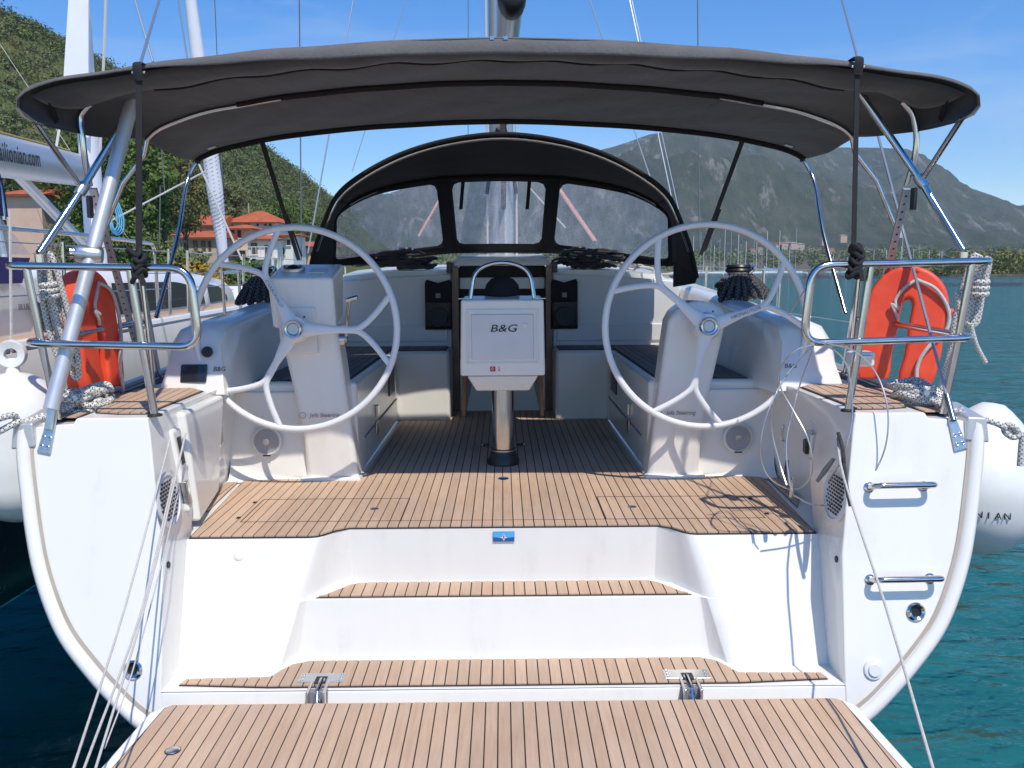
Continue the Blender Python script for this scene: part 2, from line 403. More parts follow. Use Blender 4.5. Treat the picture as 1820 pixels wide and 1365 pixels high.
class MB:
    def __init__(s): s.v, s.f, s.uv = [], [], []
    def add(s, vs, fs, uvs=None):
        o = len(s.v)
        s.v += [tuple(v) for v in vs]
        for i, f in enumerate(fs):
            s.f.append([o + k for k in f])
            s.uv.append(uvs[i] if uvs else [(0.0, 0.0)] * len(f))
        return s
    def hexa(s, p):
        return s.add(p, [(0, 3, 2, 1), (4, 5, 6, 7), (0, 1, 5, 4), (1, 2, 6, 5), (2, 3, 7, 6), (3, 0, 4, 7)])
    def box(s, x0, x1, y0, y1, z0, z1):
        x0, x1 = min(x0, x1), max(x0, x1)
        return s.hexa([(x0, y0, z0), (x1, y0, z0), (x1, y1, z0), (x0, y1, z0), (x0, y0, z1), (x1, y0, z1), (x1, y1, z1), (x0, y1, z1)])
    def poly(s, pts): return s.add(pts, [list(range(len(pts)))])
    def prism(s, pts, vec):
        n = len(pts); vec = Vector(vec)
        P = [Vector(p) for p in pts]
        vs = P + [p + vec for p in P]
        fs = [list(range(n))[::-1], list(range(n, 2 * n))] + [(i, (i + 1) % n, n + (i + 1) % n, n + i) for i in range(n)]
        return s.add(vs, fs)
    def loft(s, rings, closed=True, cap=True):
        n = len(rings[0]); vs = [p for r in rings for p in r]; fs = []
        for i in range(len(rings) - 1):
            for k in range(n if closed else n - 1):
                a, b_ = i * n + k, i * n + (k + 1) % n
                fs.append((a, b_, b_ + n, a + n))
        if cap and closed:
            fs.append(list(range(n))[::-1]); fs.append([(len(rings) - 1) * n + k for k in range(n)])
        return s.add(vs, fs)
    def grid(s, fn, nu, nv):
        vs = [fn(i / nu, j / nv) for j in range(nv + 1) for i in range(nu + 1)]
        fs, uvs = [], []
        for j in range(nv):
            for i in range(nu):
                a = j * (nu + 1) + i
                fs.append((a, a + 1, a + nu + 2, a + nu + 1))
                uvs.append([(i / nu, j / nv), ((i + 1) / nu, j / nv), ((i + 1) / nu, (j + 1) / nv), (i / nu, (j + 1) / nv)])
        return s.add(vs, fs, uvs)
    def tube(s, pts, r, n=10, closed=False, cap=True, flat=1.0, up=None):
        P = [Vector(p) for p in pts]; m = len(P)
        rad = r if isinstance(r, (list, tuple)) else [r] * m
        T = []
        for i in range(m):
            a = P[(i - 1) % m] if (closed or i > 0) else P[i]
            c = P[(i + 1) % m] if (closed or i < m - 1) else P[i]
            t = c - a
            T.append(t.normalized() if t.length > 1e-9 else Vector((0, 0, 1)))
        up = Vector(up) if up is not None else (Vector((0, 0, 1)) if abs(T[0].z) < 0.9 else Vector((1, 0, 0)))
        N = (up - T[0] * up.dot(T[0])).normalized()
        vs, L, Ls = [], 0.0, []
        for i in range(m):
            N = (N - T[i] * N.dot(T[i]))
            N = N.normalized() if N.length > 1e-6 else T[i].orthogonal().normalized()
            B = T[i].cross(N)
            if i: L += (P[i] - P[i - 1]).length
            Ls.append(L)
            for k in range(n):
                a = 2 * math.pi * k / n
                vs.append(P[i] + (N * math.cos(a) * flat + B * math.sin(a)) * rad[i])
        fs, uvs = [], []
        r0 = max(1e-4, sum(rad) / len(rad))
        for i in range(m if closed else m - 1):
            j = (i + 1) % m
            v0 = Ls[i] / (2 * math.pi * r0); v1 = (Ls[j] if j else L + (P[0] - P[-1]).length) / (2 * math.pi * r0)
            for k in range(n):
                k2 = (k + 1) % n
                fs.append((i * n + k, i * n + k2, j * n + k2, j * n + k))
                uvs.append([(k / n, v0), ((k + 1) / n, v0), ((k + 1) / n, v1), (k / n, v1)])
        if cap and not closed:
            fs.append(list(range(n))[::-1]); uvs.append([(0, 0)] * n)
            fs.append([(m - 1) * n + k for k in range(n)]); uvs.append([(0, 0)] * n)
        return s.add(vs, fs, uvs)
    def lathe(s, prof, o, ax=(0, 0, 1), n=20, closed_prof=False):
        o, ax = Vector(o), Vector(ax).normalized()
        X = ax.orthogonal().normalized(); Y = ax.cross(X)
        rings = []
        for (r, h) in prof:
            rings.append([o + ax * h + (X * math.cos(2 * math.pi * k / n) + Y * math.sin(2 * math.pi * k / n)) * max(r, 1e-4) for k in range(n)])
        if closed_prof: rings.append(rings[0])
        return s.loft(rings, True, not closed_prof)
    def ribbon(s, a, b_, w, t, wdir):
        a, b_, wd = Vector(a), Vector(b_), Vector(wdir).normalized()
        td = (b_ - a).normalized().cross(wd).normalized()
        p = []
        for c in (a, b_):
            p += [c - wd * w / 2 - td * t / 2, c + wd * w / 2 - td * t / 2, c + wd * w / 2 + td * t / 2, c - wd * w / 2 + td * t / 2]
        return s.hexa(p)
    def build(s, name, mat, parent=None, smooth=True, angle=38, bevel=0.0, seg=3, solid=0.0, weld=0.0, label=None, sub=0):
        me = bpy.data.meshes.new(name)
        me.from_pydata([tuple(v) for v in s.v], [], s.f)
        uvl = me.uv_layers.new(name='UVMap')
        flat = [c for f in s.uv for p in f for c in p]
        if len(flat) == 2 * len(me.loops): uvl.data.foreach_set('uv', flat)
        bm = bmesh.new(); bm.from_mesh(me)
        if weld: bmesh.ops.remove_doubles(bm, verts=bm.verts, dist=weld)
        bmesh.ops.recalc_face_normals(bm, faces=bm.faces)
        bm.to_mesh(me); bm.free()
        if isinstance(mat, str): mat = MATS[mat]
        me.materials.append(mat)
        o = bpy.data.objects.new(name, me)
        col.objects.link(o)
        if smooth:
            me.shade_smooth()
            if not bevel and not sub: me.set_sharp_from_angle(angle=R(angle))
        if sub:
            md = o.modifiers.new('sub', 'SUBSURF'); md.levels = sub; md.render_levels = sub
        if solid:
            md = o.modifiers.new('solid', 'SOLIDIFY'); md.thickness = solid; md.offset = 0
        if bevel:
            md = o.modifiers.new('bevel', 'BEVEL'); md.width = bevel; md.segments = seg
            md.limit_method = 'ANGLE'; md.angle_limit = R(28); md.use_clamp_overlap = True
            wn_ = o.modifiers.new('wn', 'WEIGHTED_NORMAL'); wn_.keep_sharp = False
        if parent is not None: put(o, parent)
        if label: o['label'] = label
        return o

def worldloc(o):
    l = Vector((0, 0, 0))
    while o is not None:
        l = l + Vector(o.location); o = o.parent
    return l
def put(o, parent):
    o.parent = parent
    o.location = -worldloc(parent)
def thing(name, label, cat, loc=(0, 0, 0), group=None, kind=None):
    o = bpy.data.objects.new(name, None); col.objects.link(o)
    o.location = loc; o.empty_display_size = 0.2
    return tag(o, label, cat, group, kind)
def tag(o, label=None, cat=None, group=None, kind=None):
    if label: o['label'] = label
    if cat: o['category'] = cat
    if group: o['group'] = group
    if kind: o['kind'] = kind
    return o
def text(name, s, size, loc, xdir, ydir, mat, parent, depth=0.001, align='CENTER', stretch=1.0, shear=0.0, space=1.0, bold=0.0):
    cu = bpy.data.curves.new(name, 'FONT')
    cu.body = s; cu.size = size; cu.align_x = align; cu.align_y = 'CENTER'; cu.extrude = depth; cu.shear = shear; cu.space_character = space
    cu.resolution_u = 3; cu.offset = bold
    t = bpy.data.objects.new(name, cu); col.objects.link(t)
    bpy.context.view_layer.update()
    me = bpy.data.meshes.new_from_object(t.evaluated_get(bpy.context.evaluated_depsgraph_get()))
    bpy.data.objects.remove(t); bpy.data.curves.remove(cu)
    X = Vector(xdir).normalized(); Yd = Vector(ydir); Yd = (Yd - X * Yd.dot(X)).normalized(); Z = X.cross(Yd)
    M = Matrix.Translation(Vector(loc)) @ Matrix((X * stretch, Yd, Z)).transposed().to_4x4()
    me.transform(M)
    me.materials.clear(); me.materials.append(MATS[mat])
    o = bpy.data.objects.new(name, me); col.objects.link(o)
    put(o, parent)
    return o
def leaves(name, mat, parent, centres, radii, per, size, flat=0.75, up=0.25, kind=None):
    """many small leaf-clump faces spread through blobs; one mesh"""
    C = np.repeat(np.asarray(centres, float), per, axis=0)
    Rr = np.repeat(np.asarray(radii, float).reshape(len(centres), -1), per, axis=0)
    if Rr.shape[1] == 1: Rr = np.hstack([Rr, Rr, Rr * flat])
    n = len(C)
    d = rng.normal(size=(n, 3)); d /= np.linalg.norm(d, axis=1)[:, None]
    rad = rng.random(n) ** 0.42
    P = C + d * Rr * rad[:, None]
    nrm = d + rng.normal(size=(n, 3)) * 0.55 + np.array([0, 0, up]); nrm /= np.linalg.norm(nrm, axis=1)[:, None]
    a = rng.normal(size=(n, 3)); u = np.cross(nrm, a); u /= np.linalg.norm(u, axis=1)[:, None]
    w = np.cross(nrm, u)
    sz = size * (0.55 + 0.9 * rng.random(n))[:, None]
    q = np.stack([P - u * sz * 0.5, P + w * sz * 0.32 + u * 0.1 * sz, P + u * sz * 0.5, P - w * sz * 0.32 - u * 0.08 * sz], axis=1).reshape(-1, 3)
    me = bpy.data.meshes.new(name)
    me.vertices.add(4 * n); me.vertices.foreach_set('co', q.ravel())
    me.loops.add(4 * n); me.loops.foreach_set('vertex_index', np.arange(4 * n, dtype=np.int32))
    me.polygons.add(n); me.polygons.foreach_set('loop_start', np.arange(0, 4 * n, 4, dtype=np.int32))
    me.update(calc_edges=True)
    me.materials.append(MATS[mat])
    o = bpy.data.objects.new(name, me); col.objects.link(o)
    if parent is not None: put(o, parent)
    if kind: o['kind'] = kind
    return o
def clip_x(poly, x0, x1):
    def cut(P, x, keep_gt):
        out = []
        for i in range(len(P)):
            a, c = P[i], P[(i + 1) % len(P)]
            ia = (a[0] >= x) if keep_gt else (a[0] <= x); ic = (c[0] >= x) if keep_gt else (c[0] <= x)
            if ia: out.append(a)
            if ia != ic:
                t = (x - a[0]) / (c[0] - a[0]); out.append((x, a[1] + t * (c[1] - a[1])))
        return out
    P = cut(poly, x0, True)
    return cut(P, x1, False) if P else P
def area2(P): return abs(sum(P[i][0] * P[(i + 1) % len(P)][1] - P[(i + 1) % len(P)][0] * P[i][1] for i in range(len(P)))) / 2
def planking(part, poly, z, pitch=0.05, gap=0.0052, x0=None, mat='teak', t=0.006, rot=0.0, holes=()):
    """teak strips running along Y inside a plan polygon, each its own object; rot turns the run"""
    c, s_ = math.cos(rot), math.sin(rot)
    Q = [(x * c + y * s_, -x * s_ + y * c) for x, y in poly]
    xs = [p[0] for p in Q]
    st = x0 if x0 is not None else min(xs)
    k = math.floor((min(xs) - st) / pitch)
    while st + k * pitch < max(xs):
        a, e = st + k * pitch + gap / 2, st + (k + 1) * pitch - gap / 2
        k += 1
        P = clip_x(Q, a, e)
        if len(P) < 3 or area2(P) < 2.5e-4: continue
        W = [(x * c - y * s_, x * s_ + y * c, z) for x, y in P]
        MB().prism(W, (0, 0, t)).build('plank', mat, part, smooth=False)

# ================================================================== the yacht
ZF, ZM, ZL, ZD, ZS = 0.84, 0.575, 0.31, 1.43, 1.413     # sole, middle step, low step, aft deck, seats
yacht = thing('sailing_yacht', 'white sailing yacht seen from astern with twin wheels and teak cockpit', 'yacht', (0, 3.3, 0))

def tY(z): return 3.62 - (ZD - z) * 0.238                 # raked plane of the transom
def aT(px, py):                                           # pixel onto the transom plane
    d = ray(px, py)
    # CAM + d t : y = 3.62-(1.43-z)*.238
    t = (3.62 - (ZD - CAM.z) * 0.238) / (d.y - 0.238 * d.z)
    return CAM + d * t
# half outline of the stern, measured on the port side and mirrored
half = []
for p in [(38, 752), (33, 772), (33, 815), (40, 880), (50, 955), (62, 1015), (82, 1078), (108, 1134), (148, 1188), (192, 1238), (246, 1288)]:
    q = aT(*p); half.append((-q.x, q.z))
half[0] = (half[1][0] - 0.012, 1.40)
zb = half[-1][1]
half += [(1.36, zb - 0.09), (1.05, zb - 0.18), (0.7, zb - 0.25), (0.35, zb - 0.29), (0.0, zb - 0.30)]

def hull_rings(half, y0, y1, n, bmax, sheer, cx=0.0, rake=0.238, z0=ZD):
    rings = []
    b0 = max(p[0] for p in half)
    for i in range(n + 1):
        t = i / n
        w = (1 + 0.16 * t) * math.sqrt(max(0.0, 1 - t ** 2.6)) if t < 1 else 0.0
        w = max(w, 0.012)
        w = min(w, bmax / b0)
        yb = y0 + (y1 - y0) * t
        ring = []
        for sgn in (1, -1):
            seq = half if sgn == 1 else half[-2::-1]
            for (x, z) in seq:
                zz = z + sheer * t * max(0, z) / 1.4 - 0.25 * math.sin(math.pi * min(1, t * 1.3)) * max(0, (0.3 - z)) * 0.6
                yy = yb - (z0 - z) * rake * (1 - t) + t * 0.5 * (z - 0.5)
                ring.append((cx + sgn * x * w, yy, zz))
        rings.append(ring)
    return rings
hr = hull_rings(half, 3.62, 17.4, 22, 2.19, 0.32)
MB().loft(hr, closed=False, cap=False).build('hull', 'gelcoat', yacht, angle=60)

# rounded rim round the stern, its groove and the quarter panels
no = Vector((0, -0.973, 0.2316))
def tp(x, z, off=0.0):
    return Vector((x, tY(z), z)) + no * off
for s in (-1, 1):
    pts = [tp(s * (x - 0.024), z, -0.005) for x, z in half[:14]]
    pts = spline(pts, 4)
    MB().tube(pts, 0.032, 10, flat=1.0).build('transom_rim', 'gelcoat', yacht)
    inn = []
    hh = [Vector((x, z, 0)) for x, z in half[:12]]
    def inset(dist):
        out = []
        for i, p in enumerate(hh):
            a, c = hh[max(0, i - 1)], hh[min(len(hh) - 1, i + 1)]
            t = (c - a).normalized(); nn = Vector((t.y, -t.x, 0))
            if nn.x > 0: nn = -nn
            out.append(p + nn * dist)
        return out
    a, c = spline(inset(0.052), 4), spline(inset(0.068), 4)
    MB().loft([[tp(s * p.x, p.y, 0.004) for p in a], [tp(s * p.x, p.y, 0.004) for p in c]], closed=False, cap=False).build('sealant_line', 'groove', yacht)
    # quarter: solid between stern plane and the forward end of the inner wall
    ins = [p for p in inset(0.02)]
    outl = [(p.x, p.y) for p in spline(ins, 3) if p.y > 0.16]
    outl[0] = (1.96, 1.40)
    outl.insert(0, (1.86, 1.405)); outl.insert(0, (1.845, 1.43)); 
    A = [tp(s * x, z) for x, z in outl] + [tp(s * 1.44, 0.16), tp(s * 1.44, 0.40), tp(s * 1.452, 0.84), tp(s * 1.525, 1.36), tp(s * 1.54, 1.43)]
    n1 = len(outl)
    B = [Vector((s * min(x, 2.03), 4.95, max(z, 0.30))) for x, z in outl] + [Vector((s * 1.55, 4.95, 0.30)), Vector((s * 1.58, 4.95, 0.5)), Vector((s * 1.62, 4.95, 0.84)), Vector((s * 1.56, 4.95, 1.36)), Vector((s * 1.54, 4.95, 1.43))]
    M_ = [a_.lerp(b_, 0.52) for a_, b_ in zip(A, B)]
    for i, xx in ((n1, 1.50), (n1 + 1, 1.545), (n1 + 2, 1.60), (n1 + 3, 1.565), (n1 + 4, 1.54)): M_[i].x = s * xx
    M0 = [a_.lerp(b_, 0.22) for a_, b_ in zip(A, B)]
    for i, xx in ((n1, 1.44), (n1 + 1, 1.443), (n1 + 2, 1.452), (n1 + 3, 1.527), (n1 + 4, 1.54)): M0[i].x = s * xx
    MB().loft([A, M0, M_, B]).build('quarter', 'gelcoat', yacht, bevel=0.018, seg=3)
# lower transom below the steps
mb = MB()
low = [tp(x, z, -0.003) for x, z in [(-1.445, 0.16)] + [(-x, z) for x, z in half[11:]] + [(x, z) for x, z in half[-2:10:-1]] + [(1.445, 0.16), (1.445, ZL), (-1.445, ZL)]]
mb.prism(low, (0, 0.12, 0)).build('lower_transom', 'gelcoat', yacht, bevel=0.012)

# ------------------------------------------------------------------ stern steps
mb = MB()
yl = tY(ZL) + 0.0
for s in (-1, 1):
    P = lambda x, y, z: (s * x, y, z)
    fl_low = [(1.05, 3.54), (1.02, 3.545), (0.995, 3.563), (0.972, 3.605), (0.935, 3.64), (0.89, 3.65)]
    fl_mid_lo = [(0.965, 3.655), (0.94, 3.658), (0.922, 3.664), (0.907, 3.675), (0.896, 3.683), (0.885, 3.686)]
    fl_mid = [(0.965, 3.655), (0.935, 3.665), (0.905, 3.69), (0.86, 3.755), (0.80, 3.85), (0.725, 3.90)]
    fl_top = [(0.89, 3.76), (0.86, 3.768), (0.838, 3.788), (0.812, 3.822), (0.785, 3.862), (0.73, 3.893)]
    for a, za, c, zc in ((fl_low, ZL, fl_mid_lo, ZM), (fl_mid, ZM, fl_top, ZF)):
        for i in range(5):
            mb.poly([P(*a[i], za), P(*a[i + 1], za), P(*c[i + 1], zc), P(*c[i], zc)])
    mb.poly([P(1.60, 3.54, ZL), P(1.05, 3.54, ZL), P(0.965, 3.655, ZM), P(1.62, 3.65, ZM)])
    mb.poly([P(1.62, 3.65, ZM), P(0.965, 3.655, ZM), P(0.89, 3.76, ZF), P(1.64, 3.76, ZF)])
    mb.poly([P(0, yl, ZL), P(1.445, yl, ZL), P(1.60, yl + 0.05, ZL), P(1.60, 3.54, ZL)] + [P(*q_, ZL) for q_ in fl_low] + [P(0, 3.65, ZL)])
    mb.poly([P(0, 3.65, ZL), P(0.89, 3.65, ZL), P(0.885, 3.686, ZM), P(0, 3.686, ZM)])
    mb.poly([P(0, 3.686, ZM)] + [P(*q_, ZM) for q_ in fl_mid_lo[::-1]] + [P(*q_, ZM) for q_ in fl_mid[1:]] + [P(0, 3.90, ZM)])
    mb.poly([P(0, 3.90, ZM), P(0.725, 3.90, ZM), P(0.73, 3.893, ZF), P(0, 3.893, ZF)])
steps = mb.build('stern_steps', 'gelcoat', yacht, weld=0.0008, bevel=0.02, seg=4)
def deck_sheet(name, poly, z, parent, grow=None):
    return MB().prism([(x, y, z) for x, y in poly], (0, 0, 0.003)).build(name, 'caulk', parent, smooth=False)
pl = [(-1.0, 3.372), (-1.385, 3.40), (-1.375, 3.445), (-1.02, 3.455), (-0.99, 3.51), (-0.95, 3.575), (-0.88, 3.612)]
pl = pl + [(-x, y) for x, y in pl[::-1]]
d1 = deck_sheet('step_teak', pl, ZL + 0.001, yacht)
inset_pl = [(x * 0.996, 3.5 + (y - 3.5) * 0.955) for x, y in pl]
planking(d1, inset_pl, ZL + 0.0045, x0=0.0 - 0.004)
pm = [(-0.86, 3.700), (-0.83, 3.718), (-0.74, 3.845), (-0.70, 3.872), (-0.62, 3.878)]
pm = pm + [(-x, y) for x, y in pm[::-1]]
d2 = deck_sheet('step_teak', pm, ZM + 0.001, yacht)
planking(d2, [(x * 0.985, 3.79 + (y - 3.79) * 0.94) for x, y in pm], ZM + 0.0045, x0=-0.004)

# ------------------------------------------------------------------ cockpit sole
sp = [(-0.86, 7.4), (-0.86, 4.9), (-1.64, 4.9), (-1.63, 3.766), (-0.894, 3.766), (-0.862, 3.774), (-0.84, 3.794), (-0.79, 3.866), (-0.73, 3.897)]
sp = sp + [(-x, y) for x, y in sp[::-1]]
MB().prism([(x, y, ZF - 0.05) for x, y in sp], (0, 0, 0.048)).build('sole_base', 'gelcoat', yacht, smooth=False)
st = [(-0.835, 7.3), (-0.835, 4.86), (-1.525, 4.86), (-1.447, 3.764), (-0.89, 3.764), (-0.857, 3.772), (-0.834, 3.792), (-0.785, 3.857), (-0.73, 3.892)]
st = st + [(-x, y) for x, y in st[::-1]]
sole = deck_sheet('cockpit_sole', st, ZF - 0.0005, yacht)
sti = [(-0.832, 7.3), (-0.832, 4.855), (-1.517, 4.855), (-1.438, 3.776), (-0.893, 3.776), (-0.862, 3.783), (-0.842, 3.802), (-0.792, 3.868), (-0.733, 3.904)]
sti = sti + [(-x, y) for x, y in sti[::-1]]
planking(sole, sti, ZF + 0.003, x0=-0.004)
for s in (-1, 1):                                        # narrow strip outboard of the sole, under the side lockers
    q = [(s * 1.512, 4.20), (s * 1.588, 4.38), (s * 1.606, 4.82), (s * 1.545, 4.84)]
    dd = MB().prism([(x, y, ZF - 0.0015) for x, y in q], (0, 0, 0.003)).build('side_teak', 'caulk', yacht, smooth=False)
    planking(dd, [(x, y) for x, y in q], ZF + 0.002, x0=s * 1.553, pitch=0.05)
# flush hatches in the sole: fine joints, finger pulls, hinge pins
for s in (-1, 1):
    h = MB()
    ya, yb_ = 3.99, 4.40
    for (x0, x1, y0, y1) in ((s * 0.50, s * 1.28, ya, ya + 0.004), (s * 0.50, s * 1.28, yb_, yb_ + 0.004), (s * 0.499, s * 0.503, ya, yb_), (s * 1.277, s * 1.281, ya, yb_)):
        h.box(x0, x1, y0, y1, ZF + 0.0085, ZF + 0.0105)
    h.build('hatch_joint', 'caulk', sole, smooth=False)
    MB().lathe([(0.0, 0.0), (0.022, 0.0), (0.022, 0.003), (0.0, 0.003)], (s * 0.66, 4.2, ZF + 0.009), n=16).build('finger_pull', 'stainless_dull', sole)
    for yy in (4.06, 4.34):
        MB().box(s * 1.30, s * 1.318, yy - 0.012, yy + 0.012, ZF + 0.008, ZF + 0.013).build('hinge_pin', 'caulk', sole)
MB().box(-0.5, 0.5, 3.99, 3.993, ZF + 0.0085, ZF + 0.0102).build('hatch_joint', 'caulk', sole, smooth=False)
MB().lathe([(0.0, 0.0), (0.028, 0.0), (0.032, 0.002), (0.028, 0.005), (0.012, 0.004), (0.0, 0.0035)], (0.0, 4.82, ZF + 0.009), n=20).build('deck_filler', 'stainless', sole)

# ------------------------------------------------------------------ cockpit walls, seats, coamings (both sides)
def hx(p): return MB().hexa(p)
for s in (-1, 1):
    side = 'port' if s < 0 else 'starboard'
    # seat moulding
    seat = MB().prism([(s * 0.86, 4.92, ZF), (s * 1.62, 4.92, ZF), (s * 1.62, 7.28, ZF), (s * 0.43, 7.28, ZF), (s * 0.43, 6.80, ZF), (s * 0.86, 6.80, ZF)], (0, 0, ZS - ZF)).build('seat', 'gelcoat', yacht, bevel=0.028, seg=4)
    q = [(s * 0.91, 4.97), (s * 1.46, 4.97), (s * 1.46, 7.2), (s * 0.46, 7.2), (s * 0.46, 6.86), (s * 0.91, 6.83)]
    sh = MB().prism([(x, y, ZS + 0.001) for x, y in q], (0, 0, 0.003)).build('seat_teak', 'caulk', yacht, smooth=False)
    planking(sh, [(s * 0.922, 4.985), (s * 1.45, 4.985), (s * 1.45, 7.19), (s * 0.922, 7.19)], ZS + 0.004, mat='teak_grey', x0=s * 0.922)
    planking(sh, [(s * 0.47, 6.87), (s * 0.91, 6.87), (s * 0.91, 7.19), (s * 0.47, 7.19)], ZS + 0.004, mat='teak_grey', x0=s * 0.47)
    # locker lid joint, latch, opening handle and vent on the inner seat face
    xi = s * 0.8585
    MB().box(xi, xi - s * 0.004, 5.15, 6.75, 1.03, 1.042).build('locker_joint', 'ink_grey', seat, smooth=False)
    lt = MB(); lt.box(xi, xi - s * 0.018, 5.62, 5.68, 1.08, 1.16); lt.box(xi - s * 0.002, xi - s * 0.012, 5.60, 5.70, 0.96, 1.05)
    lt.build('latch', 'stainless', seat, bevel=0.004)
    MB().box(xi, xi - s * 0.006, 6.30, 6.62, 1.12, 1.34).build('locker_opening', 'black_plastic', seat, bevel=0.004)
    # aft panel with the loudspeaker
    pa = [(s * 1.0, 4.865, ZF), (s * 1.58, 4.865, ZF + 0.03), (s * 1.63, 4.865, ZF + 0.18), (s * 1.63, 4.90, 1.36), (s * 1.0, 4.90, 1.36)]
    panel = MB().prism(pa, (0, 0.06, 0)).build('aft_seat_panel', 'gelcoat', yacht, bevel=0.012)
    # cavetto at the foot of the panel
    MB().grid(lambda u, v: (s * (1.04 + 0.56 * u), 4.868 - 0.10 * (1 - math.sin(v * math.pi / 2)) * u * u, ZF + 0.004 + 0.12 * (1 - math.cos(v * math.pi / 2)) * (0.1 + u * u)), 10, 6).build('corner_fillet', 'gelcoat', panel)
    sp_c = Vector((s * 1.38, 4.862, ZF + 0.235))
    spk = MB().lathe([(0.0, 0.0), (0.088, 0.0), (0.088, 0.012), (0.078, 0.02), (0.074, 0.014), (0.0, 0.014)], sp_c, (0, -1, 0.03), n=32).build('loudspeaker', 'plastic_white', yacht)
    MB().lathe([(0, 0), (0.074, 0), (0.074, 0.0012), (0, 0.0012)], sp_c + Vector((0, -0.0142, 0)), (0, -1, 0.03), n=32).build('speaker_mesh', 'ink_grey', spk)
    for rr in (0.026, 0.035, 0.044, 0.053, 0.062, 0.071):
        MB().tube([sp_c + Vector((rr * math.cos(a * math.pi / 16), -0.0165, rr * math.sin(a * math.pi / 16))) for a in range(32)], 0.0017, 5, closed=True).build('grille_ring', 'plastic_white', spk)
    MB().lathe([(0.0, 0.0), (0.023, 0.0), (0.02, 0.008), (0.0, 0.01)], sp_c + Vector((0, -0.014, 0)), (0, -1, 0), n=20).build('speaker_cap', 'stainless_dull', spk)
    MB().box(sp_c.x - 0.022, sp_c.x + 0.022, sp_c.y - 0.021, sp_c.y - 0.017, sp_c.z - 0.087, sp_c.z - 0.078).build('maker_plate', 'ink', spk)
    # coaming: aft end at Y 4.62, climbing towards the cabin
    def ctop(y): return 1.765 + (y - 4.62) * 0.058
    sec = lambda y, w0: [(s * (1.49 - 0.02 * w0), y, ZS - 0.04), (s * (1.53 - 0.0 * w0), y, ctop(y) - 0.035), (s * 1.56, y, ctop(y) - 0.004), (s * 1.60, y, ctop(y) + 0.006), (s * 1.72, y, ctop(y) - 0.002), (s * 1.78, y, ctop(y) - 0.03), (s * 1.83, y, ctop(y) - 0.12), (s * (1.87), y, ZS - 0.04)]
    rings = []
    a0 = [(s * 1.50, 4.52, 1.40), (s * 1.535, 4.60, 1.66), (s * 1.57, 4.625, 1.71), (s * 1.61, 4.63, 1.722), (s * 1.70, 4.63, 1.715), (s * 1.755, 4.615, 1.685), (s * 1.80, 4.58, 1.60), (s * 1.85, 4.50, 1.40)]
    rings.append(a0)
    a1 = [(s * 1.497, 4.60, 1.38), (s * 1.53, 4.68, 1.73), (s * 1.56, 4.70, 1.762), (s * 1.60, 4.70, 1.772), (s * 1.72, 4.70, 1.766), (s * 1.78, 4.69, 1.74), (s * 1.83, 4.66, 1.65), (s * 1.87, 4.60, 1.38)]
    rings.append(a1)
    for y in (5.0, 5.6, 6.2, 6.8, 7.4, 8.2): rings.append(sec(y, 1))
    co = MB().loft(rings).build('coaming', 'gelcoat', yacht, angle=50)
    # inner seat back panel is the coaming; its aft face carries controls
    if s < 0:
        fy = lambda z: 4.52 + (z - 1.40) * 0.30
        c0 = Vector((-1.705, fy(1.52) - 0.014, 1.515))
        p = [(-1.60, 1.465), (-1.74, 1.465), (-1.74, 1.56), (-1.60, 1.56)]
        mbx = MB().prism([(x - 0.0, fy(z) - 0.016, z) for x, z in p], (0, 0.03, 0.0)).build('engine_display', 'dark_glass', yacht, bevel=0.008)
        MB().lathe([(0, 0), (0.03, 0), (0.03, 0.01), (0, 0.012)], (-1.60, fy(1.63) - 0.012, 1.625), (0, -1, 0.3), n=20).build('button', 'black_plastic', yacht)
        text('brand_lettering', 'B&G', 0.035, (-1.53, 4.545, 1.535), (1, 0, 0), (0, 0.3, 1), 'ink', yacht, shear=0.15)
    else:
        text('brand_lettering', 'B&G', 0.035, (1.56, 4.528, 1.535), (1, 0, 0), (0, 0.3, 1), 'ink', yacht, shear=0.15)
    # inner wall trim: grille, pad-eye, moulded locker and shower box
    gc = Vector((s * 1.463, 3.60, 1.07))
    wdir = Vector((0.02 * s, 1, 0)).normalized(); nrm = Vector((-s, 0.12 * 0, 0.12)).normalized()
    fr = MB().lathe([(0.0, 0.0), (0.123, 0.0), (0.123, 0.006), (0.108, 0.010), (0.104, 0.004), (0.0, 0.004)], gc, nrm, n=32).build('vent_grille', 'cabin_grey', yacht)
    Zt = nrm.cross(wdir).normalized()
    if Zt.z < 0: Zt = -Zt
    for iy in range(-3, 4):
        for iz in range(-6, 7):
            cy, cz = iy * 0.028 + (0.014 if iz % 2 else 0), iz * 0.0155
            if math.hypot(cy, cz) > 0.090: continue
            c = gc + wdir * cy + Zt * cz + nrm * 0.0035
            MB().hexa([c - wdir * 0.009 - Zt * 0.0045, c + wdir * 0.009 - Zt * 0.0045, c + wdir * 0.009 + Zt * 0.0045, c - wdir * 0.009 + Zt * 0.0045] + [c + nrm * 0.003 + wdir * a_ + Zt * b_ for a_, b_ in ((-0.009, -0.0045), (0.009, -0.0045), (0.009, 0.0045), (-0.009, 0.0045))]).build('grille_slot', 'ink', fr, smooth=False)
